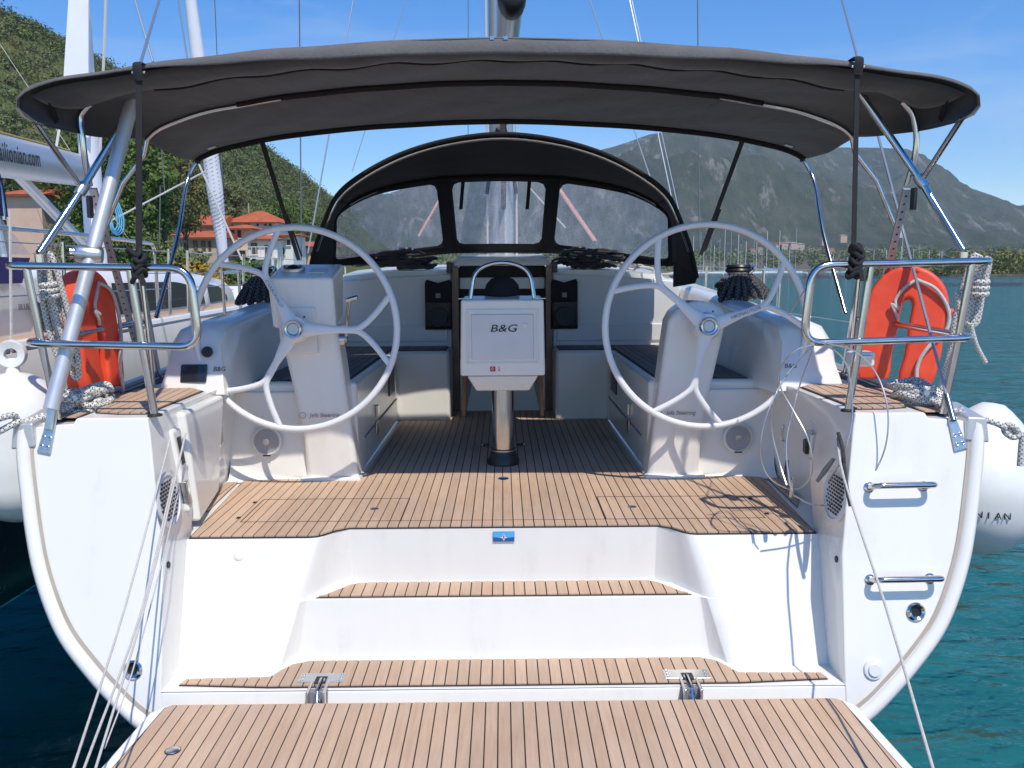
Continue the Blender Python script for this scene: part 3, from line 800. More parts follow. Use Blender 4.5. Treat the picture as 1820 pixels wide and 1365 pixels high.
# port wall: white moulded shower locker with a recess, gas-strut bracket
def wx(y, z): # inner wall x (port, positive value)
    t = (y - 3.55) / 1.35
    bot = float(np.interp(y, [3.5, 3.78, 4.25, 4.95], [1.452, 1.452, 1.60, 1.62])); top = 1.55
    k = min(1, max(0, (z - 0.84) / 0.55))
    return bot * (1 - k) + top * k
def wallbox(name, y0, y1, z0, z1, proud, mat, s, bevel=0.01, parent=None):
    p = [(s * wx(y0, z0), y0, z0), (s * wx(y1, z0), y1, z0), (s * wx(y1, z1), y1, z1), (s * wx(y0, z1), y0, z1)]
    q = [(x - s * proud, y, z) for x, y, z in p]
    p = [(x + s * 0.02, y, z) for x, y, z in p]
    return MB().hexa(p + q).build(name, mat, parent or yacht, bevel=bevel)
lk = wallbox('shower_locker', 3.93, 4.50, 0.87, 1.40, 0.055, 'gelcoat', -1, 0.02)
wallbox('locker_recess', 4.18, 4.42, 1.16, 1.33, 0.060, 'grey_pad', -1, 0.004, lk)
wallbox('locker_arm', 3.80, 3.92, 0.95, 1.34, 0.035, 'gelcoat', -1, 0.02, lk)
wallbox('black_slot', 3.83, 3.88, 1.17, 1.30, 0.040, 'black_plastic', -1, 0.006, lk)
wallbox('strut', 3.80, 3.845, 0.99, 1.10, 0.045, 'stainless', -1, 0.006, lk)
for yy, zz in ((4.45, 1.12), (4.46, 1.05), (4.44, 0.98), (3.98, 1.05), (4.02, 0.92)):
    wallbox('screw_cap', yy, yy + 0.018, zz, zz + 0.014, 0.062, 'plastic_white', -1, 0.003, lk)
sk = wallbox('shore_socket', 4.00, 4.16, 1.10, 1.30, 0.012, 'cabin_grey', 1, 0.004)
wallbox('socket_body', 4.03, 4.13, 1.13, 1.26, 0.045, 'stainless_dull', 1, 0.012, sk)
wallbox('socket_cap', 4.05, 4.11, 1.15, 1.22, 0.062, 'black_plastic', 1, 0.008, sk)
wallbox('wall_recess', 3.72, 3.97, 0.98, 1.18, 0.004, 'cabin_grey', 1, 0.002)
wallbox('gelcoat_step', 3.70, 3.98, 1.19, 1.25, 0.018, 'gelcoat', 1, 0.008)
for s in (-1, 1):
    MB().tube(fillet([(s * 1.60, 4.64, 1.10), (s * 1.565, 4.64, 1.10), (s * 1.565, 4.64, 1.19), (s * 1.60, 4.64, 1.19)], 0.02), 0.006, 8).build('pad_eye', 'stainless', yacht)
    MB().lathe([(0, 0), (0.016, 0), (0.014, 0.006), (0, 0.004)], (s * 1.452, 3.53, 0.80), (-s, 0, 0), n=14).build('drain', 'ink', yacht)
    pd = aT(237, 1190) if s < 0 else aT(1627, 1087)
    MB().lathe([(0.020, 0.0), (0.040, 0.0), (0.040, 0.008), (0.032, 0.015), (0.022, 0.010), (0.020, -0.02)], pd, no, n=24, closed_prof=True).build('through_hull', 'stainless', yacht)
    MB().lathe([(0, 0), (0.023, 0), (0.023, 0.002), (0, 0.002)], pd, no, n=16).build('outlet_hole', 'ink', yacht)
    # round moulded bumps on the step blocks
    c = aY(425 if s < 0 else 1356, 988, 3.735)
    MB().lathe([(0, 0.012), (0.016, 0.011), (0.024, 0.006), (0.027, 0.0), (0.027, -0.01), (0, -0.01)], c, (0, -0.92, 0.38), n=24).build('moulded_bump', 'gelcoat', yacht)
pc = aT(1552, 1190)
MB().lathe([(0, 0.02), (0.025, 0.02), (0.028, 0.012), (0.040, 0.010), (0.044, 0.0), (0.044, -0.01), (0, -0.01)], pc, no, n=28).build('shower_cap', 'plastic_white', yacht, angle=30)
for (xa, xb, yy) in ((1538, 1652, 866), (1540, 1664, 1030)):
    a, c = aT(xa + 6, yy), aT(xb - 12, yy - 2)
    out = no * 0.075 + Vector((0, 0, 0.008))
    ee = (c - a).normalized() * 0.03
    MB().tube(fillet([a, a + out, c + out + ee, c + no * 0.0], 0.05, 8), 0.0135, 14).build('grab_handle', 'stainless', yacht)
    for q in (a, c):
        MB().lathe([(0, 0), (0.023, 0), (0.023, 0.004), (0.015, 0.007), (0, 0.007)], q, no, n=20).build('handle_foot', 'stainless', yacht)
# backstay plates with four bolts
for s in (-1, 1):
    a = aT(95 if s < 0 else 1692, 742 if s < 0 else 750); b_ = aT(79 if s < 0 else 1707, 806 if s < 0 else 800)
    a = a + Vector((0, 0, 0.0)); ax = (a - b_).normalized(); wd = ax.cross(no).normalized()
    w0, w1 = 0.019, 0.030
    pts = [b_ - wd * w1, b_ + wd * w1, a + wd * w0, a + ax * 0.03 + wd * w0 * 0.5, a + ax * 0.03 - wd * w0 * 0.5, a - wd * w0]
    plate = MB().prism([p + no * 0.001 for p in pts], no * 0.01).build('backstay_plate', 'stainless_dull', yacht, bevel=0.004)
    for i in (-1, 1):
        for j in (0.028, 0.068):
            c = b_ + ax * j + wd * i * 0.013 + no * 0.010
            MB().lathe([(0, 0), (0.009, 0), (0.008, 0.005), (0.004, 0.006), (0.0, 0.004)], c, no, n=12).build('bolt', 'stainless', plate)

# ------------------------------------------------------------------ aft deck with teak
for s in (-1, 1):
    q = [(s * 1.575, 3.70), (s * 1.70, 3.70), (s * 1.82, 3.74), (s * 1.855, 3.82), (s * 1.90, 4.30), (s * 1.93, 4.52), (s * 1.66, 4.52), (s * 1.62, 4.47), (s * 1.575, 4.42)]
    dk = MB().prism([(x, y, ZD - 0.001) for x, y in q], (0, 0, 0.004)).build('aft_deck_teak', 'caulk', yacht, smooth=False)
    cxm, cym = s * 1.74, 4.1
    planking(dk, [(cxm + (x - cxm) * 0.94, cym + (y - cym) * 0.975) for x, y in q], ZD + 0.003, x0=s * 1.575, rot=R(5) * -s)
    # outboard side deck
    yy = [3.66, 4.2, 5.0, 6.0, 7.5, 9.0, 11.0, 13.5, 16.0]
    def hb(y):
        t = (y - 3.62) / 13.78
        return half[1][0] * min(2.19 / half[1][0], (1 + 0.16 * t) * math.sqrt(max(0.0, 1 - t ** 2.6)))
    def dz(y): return 1.395 + max(0, (y - 3.62) / 13.78) * 0.32
    sd = MB().loft([[(s * 1.0 if y > 8.3 else s * 1.86, y, dz(y)) for y in yy], [(s * max(hb(y) - 0.02, 0.01), y, dz(y) + 0.0) for y in yy]], closed=False, cap=False)
    sd.build('side_deck', 'nonskid', yacht, solid=0.01)
    # teak on the aft end of the side deck
    tk = [(s * 1.875, 3.685), (s * 1.99, 3.685), (s * 2.02, 4.2), (s * 2.05, 6.4), (s * 1.92, 6.4), (s * 1.955, 4.60), (s * 1.90, 3.9)]
    dk2 = MB().prism([(x, y, dz(y) + 0.006) for x, y in tk], (0, 0, 0.003)).build('side_deck_teak', 'caulk', yacht, smooth=False)
    planking(dk2, [(s * 1.885, 3.70), (s * 1.985, 3.70), (s * 2.01, 4.2), (s * 2.01, 4.55), (s * 1.945, 4.55), (s * 1.905, 3.9)], dz(4.2) + 0.009, x0=s * 1.885)
    # toe rail with its aft casting
    tr = [Vector((s * (hb(y) - 0.03), y, dz(y) + 0.02)) for y in (3.72, 4.2, 5, 6, 7.5, 9, 11, 13.5, 16.0)]
    MB().tube(tr, 0.02, 6).build('toe_rail', 'aluminium', yacht)
    c = Vector((s * (half[1][0] - 0.035), 3.63, 1.385))
    cs = MB()
    cs.hexa([c + Vector((s * a_, b_, d_)) for a_, b_, d_ in ((-0.045, -0.05, -0.075), (0.062, -0.05, -0.085), (0.062, 0.20, -0.05), (-0.045, 0.20, 0.0), (-0.038, -0.045, 0.03), (0.045, -0.045, 0.026), (0.045, 0.20, 0.06), (-0.038, 0.20, 0.065))])
    cs.build('toe_rail_casting', 'aluminium', yacht, bevel=0.01)
    # mooring cleat
    cb = Vector((s * 1.95, 3.95, dz(3.95) + 0.01))
    cl = MB().tube(spline([cb + Vector((0, -0.13, 0.075)), cb + Vector((0, -0.06, 0.07)), cb + Vector((0, 0.06, 0.07)), cb + Vector((0, 0.13, 0.075))], 4), 0.014, 10)
    cl.box(cb.x - 0.02, cb.x + 0.02, cb.y - 0.05, cb.y - 0.02, cb.z, cb.z + 0.07); cl.box(cb.x - 0.02, cb.x + 0.02, cb.y + 0.02, cb.y + 0.05, cb.z, cb.z + 0.07)
    cl.build('mooring_cleat', 'aluminium', yacht)
# cabin, bulkhead, companionway, hatch
bk = MB()
for s in (-1, 1):
    bp = MB().prism([(s * 0.435, 7.28, ZF), (s * 1.53, 7.28, ZF), (s * 1.53, 7.28, 1.96), (s * 1.0, 7.28, 2.005), (s * 0.435, 7.28, 2.03)], (0, 0.12, 0)).build('bulkhead', 'cabin_grey', yacht, bevel=0.012)
    MB().box(s * 0.47, s * 1.46, 7.262, 7.279, 1.455, 1.60).build('bulkhead_ledge', 'cabin_grey', bp, bevel=0.02)
    # pocket for winch handles
    xc = s * 0.545 if s < 0 else s * 0.53
    pk = MB().prism([(xc - 0.105, 7.20, 1.575), (xc + 0.105, 7.20, 1.575), (xc + 0.112, 7.17, 1.80), (xc - 0.112, 7.17, 1.80)], (0, 0.07, 0))
    pkt = pk.build('handle_pocket', 'black_plastic', yacht, bevel=0.02)
    MB().prism([(xc - 0.115, 7.215, 1.56), (xc + 0.115, 7.215, 1.56), (xc + 0.112, 7.215, 1.955), (xc + 0.10, 7.215, 1.985), (xc, 7.215, 1.955), (xc - 0.10, 7.215, 1.985), (xc - 0.112, 7.215, 1.955)], (0, 0.058, 0)).build('pocket_back', 'canvas_black', pkt, bevel=0.008)
    MB().lathe([(0, 0), (0.088, 0), (0.08, 0.02), (0, 0.028)], (xc, 7.178, 1.67), (0, -1, 0.1), n=24).build('pocket_drum', 'rubber', pkt)
    MB().box(xc - 0.02, xc + 0.02, 7.208, 7.2145, 1.83, 1.87).build('pocket_badge', 'ink_grey', pkt, bevel=0.002)
# coachroof
sec = lambda y, w, h: [(-w, y, 1.75), (-w * 0.99, y, h - 0.16), (-w * 0.93, y, h - 0.06), (-w * 0.6, y, h - 0.012), (0, y, h), (w * 0.6, y, h - 0.012), (w * 0.93, y, h - 0.06), (w * 0.99, y, h - 0.16), (w, y, 1.75)]
MB().loft([sec(7.42, 1.56, 2.07), sec(8.6, 1.56, 2.13), sec(10.5, 1.35, 2.13), sec(12.5, 0.95, 2.07), sec(14.0, 0.5, 1.9)]).build('coachroof', 'gelcoat', yacht, angle=50)
hs = MB(); hs.hexa([(-0.42, 7.24, 2.10), (0.42, 7.24, 2.10), (0.42, 8.3, 2.14), (-0.42, 8.3, 2.14), (-0.40, 7.26, 2.165), (0.40, 7.26, 2.165), (0.40, 8.3, 2.215), (-0.40, 8.3, 2.215)])
hs.build('sliding_hatch', 'gelcoat', yacht, bevel=0.02)
for s in (-1, 1):
    MB().box(s * 0.425, s * 0.47, 7.20, 8.3, 2.04, 2.13).build('hatch_rail', 'black_plastic', yacht, bevel=0.006)
    MB().box(s * 0.37, s * 0.434, 7.25, 7.40, ZF, 2.09).build('companionway_jamb', 'mahogany', yacht, bevel=0.006)
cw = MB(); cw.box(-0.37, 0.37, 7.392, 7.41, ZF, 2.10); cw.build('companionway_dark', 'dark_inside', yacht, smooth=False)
MB().box(-0.372, 0.372, 7.27, 7.388, ZF, 1.30).build('companionway_sill', 'cabin_grey', yacht, bevel=0.01)
MB().box(-0.37, 0.37, 7.36, 7.385, 1.90, 2.0).build('companionway_step', 'cabin_grey', yacht, bevel=0.01)

# ------------------------------------------------------------------ pedestals and wheels
def pedestal(s, pod):
    # leaning column, ring = (x centre offset, y, z, half width, depth)
    rings = []
    prof = [(1.00, 4.83, ZF, 0.160, 0.22), (1.00, 4.822, ZF + 0.06, 0.150, 0.22), (1.012, 4.80, ZF + 0.26, 0.145, 0.20), (1.035, 4.775, ZF + 0.48, 0.148, 0.18), (1.07, 4.745, ZF + 0.74, 0.158, 0.19), (1.095, 4.72, ZF + 0.93, 0.163, 0.20)]
    for (x, y, z, w, d) in prof:
        rings.append([(s * (x - w), y + 0.02, z), (s * (x - w * 0.86), y, z), (s * (x - w * 0.1), y - 0.012, z), (s * (x + w * 0.3), y - 0.006, z), (s * (x + w * 0.86), y, z), (s * (x + w), y + 0.02, z), (s * (x + w), y + d, z), (s * (x - w), y + d, z)])
    if not pod:
        for a in (0.5, 0.85, 1.0):
            x, y, z, w, d = 1.10, 4.715 + 0.03 * a, ZF + 0.93 + 0.11 * a, 0.163 * math.sqrt(max(0.02, 1 - a * a * 0.97)), 0.2
            rings.append([(s * (x - w), y + 0.02, z), (s * (x - w * 0.86), y, z), (s * (x - w * 0.1), y - 0.012, z), (s * (x + w * 0.3), y - 0.006, z), (s * (x + w * 0.86), y, z), (s * (x + w), y + 0.02, z), (s * (x + w), y + d * 0.9, z), (s * (x - w), y + d * 0.9, z)])
    p = MB().loft(rings).build('pedestal', 'gelcoat', yacht, bevel=0.012, seg=3)
    MB().prism([(s * 0.83, 4.795, ZF), (s * 1.18, 4.795, ZF), (s * 1.18, 4.95, ZF), (s * 0.83, 4.95, ZF)], (0, 0, 0.028)).build('pedestal_plinth', 'gelcoat', p, bevel=0.01)
    if pod:
        b_ = MB().hexa([(-1.275, 4.70, 1.74), (-0.925, 4.70, 1.74), (-0.925, 4.94, 1.80), (-1.275, 4.94, 1.80), (-1.285, 4.655, 2.022), (-0.925, 4.655, 2.022), (-0.925, 4.99, 2.10), (-1.285, 4.99, 2.10)]).build('instrument_pod', 'gelcoat', p, bevel=0.02, seg=4)
        tn = Vector((0, -0.215, 0.976))
        MB().lathe([(0.052, 0), (0.066, 0), (0.064, 0.016), (0.054, 0.02), (0.052, 0.0)], (-1.18, 4.83, 2.064), tn, n=28, closed_prof=True).build('compass_ring', 'stainless_dull', p)
        MB().lathe([(0, 0), (0.054, 0.0), (0.045, 0.018), (0.025, 0.03), (0, 0.034)], (-1.18, 4.83, 2.062), tn, n=24).build('compass_dome', 'dark_glass', p)
        MB().hexa([(-1.08, 4.74, 2.043), (-0.985, 4.74, 2.043), (-0.985, 4.85, 2.068), (-1.08, 4.85, 2.068), (-1.08, 4.74, 2.051), (-0.985, 4.74, 2.051), (-0.985, 4.85, 2.076), (-1.08, 4.85, 2.076)]).build('display_cover', 'cabin_grey', p, bevel=0.003)
        # recessed front door of the pod
        MB().hexa([(-1.235, 4.70, 1.60), (-1.03, 4.70, 1.60), (-1.03, 4.74, 1.60), (-1.235, 4.74, 1.60), (-1.24, 4.66, 1.86), (-1.03, 4.66, 1.86), (-1.03, 4.70, 1.86), (-1.24, 4.70, 1.86)]).build('pod_door', 'plastic_white', p, bevel=0.012)
        # engine throttle lever
        th = MB().tube(spline([(-0.915, 4.80, 1.68), (-0.885, 4.79, 1.70), (-0.875, 4.78, 1.80), (-0.855, 4.76, 1.90)], 5), 0.011, 10)
        th.tube([(-0.875, 4.76, 1.893), (-0.81, 4.76, 1.91)], 0.014, 10)
        th.build('throttle_lever', 'stainless', p)
        MB().lathe([(0, 0), (0.04, 0), (0.036, 0.03), (0.02, 0.045), (0, 0.045)], (-0.925, 4.80, 1.67), (1, 0, 0), n=20).build('throttle_base', 'stainless_dull', p)
    tz = ZF + 0.40
    text('maker_lettering', 'Jefa Steering', 0.034, (s * 1.02, 4.768, tz), (1, 0, 0), (0, -0.115, 1), 'ink_grey', p, depth=0.0008, shear=0.2)
    c = Vector((s * 1.085, 4.655, tz))
    MB().tube([Vector((s * 1.02 - 0.125, 4.772, tz)) + Vector((0.017 * math.cos(k * 0.5236), 0, 0.017 * math.sin(k * 0.5236))) for k in range(12)], 0.0018, 5, closed=True).build('maker_ring', 'ink_grey', p)
    return p
pedestal(-1, True); pedestal(1, False)

def steering_wheel(hub, rad, ang0, spoke_len, letter):
    """three arms forking into a thick round rim; the wheel stands across the boat"""
    w = bpy.data.objects.new('steering_wheel', None); col.objects.link(w); put(w, yacht)
    w['label'] = 'white steering wheel on the port pedestal' if hub.x < 0 else 'white steering wheel on the starboard pedestal'
    U, W = Vector((1, 0, 0)), Vector((0, 0.06, 0.998))
    N = Vector((0, -0.998, 0.06))
    at = lambda r, a, o=0.0: hub + U * (r * math.cos(a)) + W * (r * math.sin(a)) + N * o
    MB().tube([at(rad, 2 * math.pi * k / 72, -0.03) for k in range(72)], 0.0185, 14, closed=True).build('rim', 'wheel_white', w)
    for i in range(3):
        a = ang0 + i * 2 * math.pi / 3
        f = at(rad * 0.62, a, -0.022)
        arm = MB()
        arm.tube(spline([at(0.0, a, 0.0), at(rad * 0.2, a, -0.004), at(rad * 0.42, a, -0.014), f], 5), [0.050 - 0.030 * min(1, k / 9) for k in range(16)], 12, flat=0.42, up=N)
        for sg in (-1, 1):
            arm.tube(spline([at(rad * 0.52, a, -0.018), f + (at(rad * 0.66, a + sg * 0.07) - at(rad * 0.62, a)) * 0.6, at(rad * 0.80, a + sg * 0.20, -0.026), at(rad, a + sg * 0.36, -0.03)], 5), 0.0165, 10, flat=0.8, up=N)
        arm.build('spoke', 'wheel_white', w)
        if i == letter:
            d = (at(1, a) - at(0, a)).normalized(); tdir = d if d.x > 0 else -d
            p_ = at(rad * 0.36, a, 0.006)
            text('spoke_lettering', 'CARBONAUTICA', 0.024, p_, tdir, W if abs(d.x) > .3 else U, 'ink_grey', w, depth=0.0008, stretch=1.15, shear=0.2)
    MB().lathe([(0, -0.05), (0.075, -0.05), (0.078, -0.02), (0.066, 0.008), (0.0, 0.008)], hub, N, n=32).build('hub', 'wheel_white', w)
    MB().lathe([(0.030, 0.0), (0.048, 0.0), (0.050, 0.038), (0.044, 0.048), (0.034, 0.046), (0.030, 0.03)], hub, N, n=32, closed_prof=True).build('hub_ring', 'stainless', w)
    MB().lathe([(0, 0.0), (0.033, 0.0), (0.033, 0.040), (0.028, 0.044), (0, 0.044)], hub, N, n=28).build('hub_cap', 'alu_painted', w)
    MB().tube([hub + N * -0.03, hub - N * 0.20], 0.04, 14).build('axle', 'stainless_dull', w)
    MB().lathe([(0, 0), (0.006, 0), (0.005, 0.004), (0, 0.005)], at(0.085, ang0 + 0.9, 0.008), N, n=10).build('locking_screw', 'ink', w)
    return w
hubL, hubR = aY(524, 585, 4.575), aY(1257, 580, 4.575)
steering_wheel(hubL, 0.548, R(-1), 0.6, 1)
steering_wheel(hubR, 0.552, R(19), 0.6, 0)

# ------------------------------------------------------------------ cockpit table
T = bpy.data.objects.new('cockpit_table', None); col.objects.link(T); put(T, yacht)
T['label'] = 'folded cockpit table on a polished steel column'
ty = 5.02
bx = MB().hexa([(-0.255, ty, 1.43), (0.255, ty, 1.43), (0.255, ty + 0.18, 1.43), (-0.255, ty + 0.18, 1.43), (-0.245, ty - 0.02, 1.885), (0.245, ty - 0.02, 1.885), (0.235, ty + 0.16, 1.905), (-0.235, ty + 0.16, 1.905)])
bx.build('instrument_box', 'gelcoat', T, bevel=0.014, seg=4)
MB().hexa([(-0.16, ty + 0.03, 1.335), (0.16, ty + 0.03, 1.335), (0.17, ty + 0.5, 1.335), (-0.17, ty + 0.5, 1.335), (-0.215, ty + 0.008, 1.428), (0.215, ty + 0.008, 1.428), (0.215, ty + 0.5, 1.428), (-0.215, ty + 0.5, 1.428)]).build('box_underside', 'gelcoat_cream', T, bevel=0.012)
fy = lambda z: ty - 0.02 * (z - 1.43) / 0.455
fr = MB()
for (x0, x1, z0, z1) in ((-0.215, 0.215, 1.50, 1.515), (-0.215, 0.215, 1.815, 1.83), (-0.215, -0.2, 1.515, 1.815), (0.2, 0.215, 1.515, 1.815)):
    fr.hexa([(x0, fy(z0) - 0.006, z0), (x1, fy(z0) - 0.006, z0), (x1, fy(z0) + 0.004, z0), (x0, fy(z0) + 0.004, z0), (x0, fy(z1) - 0.006, z1), (x1, fy(z1) - 0.006, z1), (x1, fy(z1) + 0.004, z1), (x0, fy(z1) + 0.004, z1)])
fr.build('plotter_frame', 'plastic_white', T, bevel=0.003)
MB().hexa([(-0.185, fy(1.53) - 0.012, 1.53), (0.185, fy(1.53) - 0.012, 1.53), (0.185, fy(1.53) + 0.002, 1.53), (-0.185, fy(1.53) + 0.002, 1.53), (-0.185, fy(1.80) - 0.012, 1.80), (0.185, fy(1.80) - 0.012, 1.80), (0.185, fy(1.80) + 0.002, 1.80), (-0.185, fy(1.80) + 0.002, 1.80)]).build('plotter_cover', 'cabin_grey', T, bevel=0.006)
text('brand_lettering', 'B&G', 0.062, (0.005, fy(1.72) - 0.0145, 1.715), (1, 0, 0), (0, 0, 1), 'ink', T, stretch=1.35, shear=0.2)
MB().box(0.12, 0.15, fy(1.74) - 0.015, fy(1.74), 1.725, 1.745).build('cover_badge', 'plastic_white', T, bevel=0.002)
MB().box(-0.075, -0.044, ty - 0.005, ty + 0.004, 1.457, 1.487).build('warning_sticker', 'red_print', T, smooth=False)
ar = MB().prism([(-0.028, ty - 0.006, 1.466), (-0.022, ty - 0.006, 1.458), (-0.016, ty - 0.006, 1.466)], (0, 0.004, 0)); ar.box(-0.0235, -0.0205, ty - 0.006, ty - 0.002, 1.464, 1.487)
ar.build('arrow_mark', 'red_print', T, smooth=False)
MB().tube(spline([(-0.060, ty - 0.006, 1.463), (-0.066, ty - 0.006, 1.475), (-0.058, ty - 0.006, 1.482), (-0.055, ty - 0.006, 1.470)], 4), 0.0018, 5).build('sticker_sign', 'plastic_white', T)
MB().tube(fillet([(-0.19, ty + 0.03, 1.89), (-0.165, ty + 0.05, 2.065), (0, ty + 0.05, 2.115), (0.165, ty + 0.05, 2.065), (0.19, ty + 0.03, 1.89)], 0.11, 8), 0.013, 12).build('handrail', 'stainless', T)
for s in (-1, 1):
    MB().box(s * 0.225 - 0.035, s * 0.225 + 0.035, ty + 0.0, ty + 0.06, 1.888, 1.894).build('handrail_foot', 'stainless', T, bevel=0.002)
MB().lathe([(0, 0.0), (0.105, 0.0), (0.108, 0.05), (0.10, 0.085), (0.07, 0.12), (0.03, 0.135), (0, 0.138)], (0, ty + 0.20, 1.885), n=28).build('compass_cover', 'canvas_black', T)
MB().box(-0.20, 0.20, ty + 0.19, 6.55, 1.50, 1.62).build('table_core', 'gelcoat', T, bevel=0.02)
for s in (-1, 1):
    MB().hexa([(s * 0.236, ty + 0.24, 1.14), (s * 0.262, ty + 0.24, 1.14), (s * 0.262, 6.5, 1.20), (s * 0.236, 6.5, 1.20), (s * 0.212, ty + 0.2, 1.64), (s * 0.240, ty + 0.2, 1.64), (s * 0.240, 6.55, 1.64), (s * 0.212, 6.55, 1.64)]).build('table_leaf', 'mahogany', T, bevel=0.006)
MB().lathe([(0.068, 0.0), (0.068, 0.44), (0.05, 0.46), (0, 0.46)], (0.0, 5.22, ZF + 0.06), n=32).build('column', 'stainless', T)
MB().lathe([(0, 0), (0.10, 0), (0.10, 0.03), (0.085, 0.06), (0.078, 0.085), (0.078, 0.10), (0, 0.10)], (0.0, 5.22, ZF + 0.008), n=32).build('column_foot', 'black_plastic', T)
MB().tube([Vector((0.079 * math.cos(k * 0.2618), 5.22 + 0.079 * math.sin(k * 0.2618), ZF + 0.10)) for k in range(24)], 0.005, 6, closed=True).build('column_ring', 'stainless_dull', T)
MB().box(-0.05, 0.05, 6.3, 6.4, ZF, 1.52).build('forward_post', 'black_plastic', T, bevel=0.01)
for s in (-1, 1):
    MB().lathe([(0, 0), (0.02, 0), (0.03, 0.008), (0.012, 0.02), (0, 0.02)], (s * 0.125, 5.75, ZF + 0.01), n=14).build('deck_eye', 'stainless', yacht)

# ------------------------------------------------------------------ winches with rope
def winch(c, r, h, name='winch'):
    w = bpy.data.objects.new(name, None); col.objects.link(w); put(w, yacht)
    MB().lathe([(0, 0), (r * 1.15, 0), (r * 1.15, h * 0.1), (r, h * 0.16), (r * 0.9, h * 0.2), (r * 0.72, h * 0.3), (r * 0.7, h * 0.62), (r * 0.85, h * 0.74), (r * 0.85, h * 0.78), (0, h * 0.78)], c, n=28).build('drum', 'stainless_dull', w)
    MB().lathe([(0, h * 0.78), (r * 0.95, h * 0.78), (r * 1.0, h * 0.84), (r * 0.95, h * 0.88), (r * 0.9, h * 0.90), (r * 0.98, h * 0.94), (r * 0.9, h), (r * 0.3, h * 1.01), (0, h)], c, n=28).build('self_tailer', 'black_plastic', w)
    MB().tube(spline([c + Vector((r * 0.6, -r * 0.6, h * 0.75)), c + Vector((r * 0.95, -r * 0.75, h * 0.9)), c + Vector((r * 0.75, -r * 0.3, h * 1.0))], 4), r * 0.13, 8).build('feeder_arm', 'stainless', w)
    return w
for s in (-1, 1):
    c = Vector((s * 1.70, 6.1, 1.84))
    winch(c, 0.095, 0.25)
    c2 = Vector((-0.87 if s < 0 else 0.70, 7.75, 2.07))
    winch(c2, 0.068, 0.20)

def coil(name, mat, centre, ax_r, turns, r, jitter, parent=None, label=None, cat=None, group=None, hang=None):
    pts = []
    for k in range(int(turns * 14)):
        a = k * 2 * math.pi / 14
        q = 1 + 0.18 * math.sin(a * 0.37 + 1)
        pts.append(Vector(centre) + Vector((ax_r[0] * q * math.cos(a), ax_r[1] * q * math.sin(a), ax_r[2] * k / (turns * 14))) + Vector((random.uniform(-1, 1), random.uniform(-1, 1), random.uniform(-1, 1))) * jitter)
    return MB().tube(spline(pts, 2), r, 8)
for s in (-1, 1):
    c = Vector((s * 1.70, 6.1, 1.845))
    mb = coil('x', '', c + Vector((0, 0, 0.03)), (0.125, 0.11, 0.10), 7, 0.017, 0.015)
    for k in range(13):                                     # hanks of sheet hung over the drum and down the coaming
        a = -2.4 + 0.27 * k
        p0 = c + Vector((0.085 * math.cos(a), 0.085 * math.sin(a), 0.17))
        p1 = c + Vector((0.15 * math.cos(a), 0.15 * math.sin(a), 0.10)); p2 = c + Vector((0.22 * math.cos(a), 0.20 * math.sin(a), 0.0 + 0.03 * random.random()))
        mb.tube(spline([p0, p1, p2, p2 + Vector((0.02, 0.02, 0.0)), p1 + Vector((0.025, 0.02, 0)), p0 + Vector((0.01, 0.015, 0))], 4), 0.016, 7)
    o = mb.build('sheet_coil', 'braid_dark')
    tag(o, 'dark jib sheet coiled round the %s cockpit winch' % ('port' if s < 0 else 'starboard'), 'rope', 'sheets coiled on the winches')
    c2 = Vector((-0.87 if s < 0 else 0.70, 7.62, 2.065))
    mb = MB()
    for k in range(20):
        cc = c2 + Vector((random.uniform(-0.42, 0.14) * (1 if s < 0 else -0.45) , random.uniform(-0.16, 0.1), 0.012 + 0.03 * (k % 5)))
        lp = [cc + Vector((random.uniform(0.13, 0.22) * math.cos(a), random.uniform(0.07, 0.11) * math.sin(a), random.uniform(0, 0.045))) for a in np.linspace(0, 6.28, 9)[:-1]]
        mb.tube(spline(lp, 4, closed=True), 0.012, 7, closed=True)
    o = mb.build('halyard_pile', 'braid_dark')
    tag(o, 'dark halyard tails heaped on the cabin top to %s of the hatch' % ('port' if s < 0 else 'starboard'), 'rope', 'halyard tails on the cabin top')
MB_ = MB()
lp = [Vector((0.93 + 0.55 * t + 0.03 * math.sin(t * 21), 7.55 + 0.05 * math.cos(t * 17) - 0.1 * t, 2.115 + 0.02 * math.sin(t * 13) - 0.09 * t)) for t in np.linspace(0, 1, 24)]
MB_.tube(spline(lp, 3), 0.011, 7)
lp = [Vector((0.86 + 0.40 * t, 7.50 + 0.05 * math.cos(t * 12), 2.11 + 0.03 * abs(math.sin(t * 9)) - 0.04 * t)) for t in np.linspace(0, 1, 18)]
MB_.tube(spline(lp, 3), 0.011, 7)
tag(MB_.build('furling_line', 'rope_thin'), 'loose white furling line lying under the spray hood to starboard', 'rope')

# ------------------------------------------------------------------ swim platform
SPf = bpy.data.objects.new('swim_platform', None); col.objects.link(SPf); put(SPf, yacht)
SPf['label'] = 'lowered teak swim platform hinged to the transom'
MB().prism([(-1.385, 3.262, ZL - 0.10), (1.385, 3.262, ZL - 0.10), (1.43, 3.20, ZL - 0.10), (1.475, 2.25, ZL - 0.10), (1.42, 2.18, ZL - 0.10), (-1.42, 2.18, ZL - 0.10), (-1.475, 2.25, ZL - 0.10), (-1.43, 3.20, ZL - 0.10)], (0, 0, 0.095)).build('platform_shell', 'gelcoat', SPf, bevel=0.018)
q = [(-1.355, 3.242), (1.355, 3.242), (1.375, 3.225), (1.425, 2.28), (1.40, 2.235), (-1.40, 2.235), (-1.425, 2.28), (-1.375, 3.225)]
MB().prism([(x, y, ZL - 0.004) for x, y in q], (0, 0, 0.003)).build('platform_caulk', 'caulk', SPf, smooth=False)
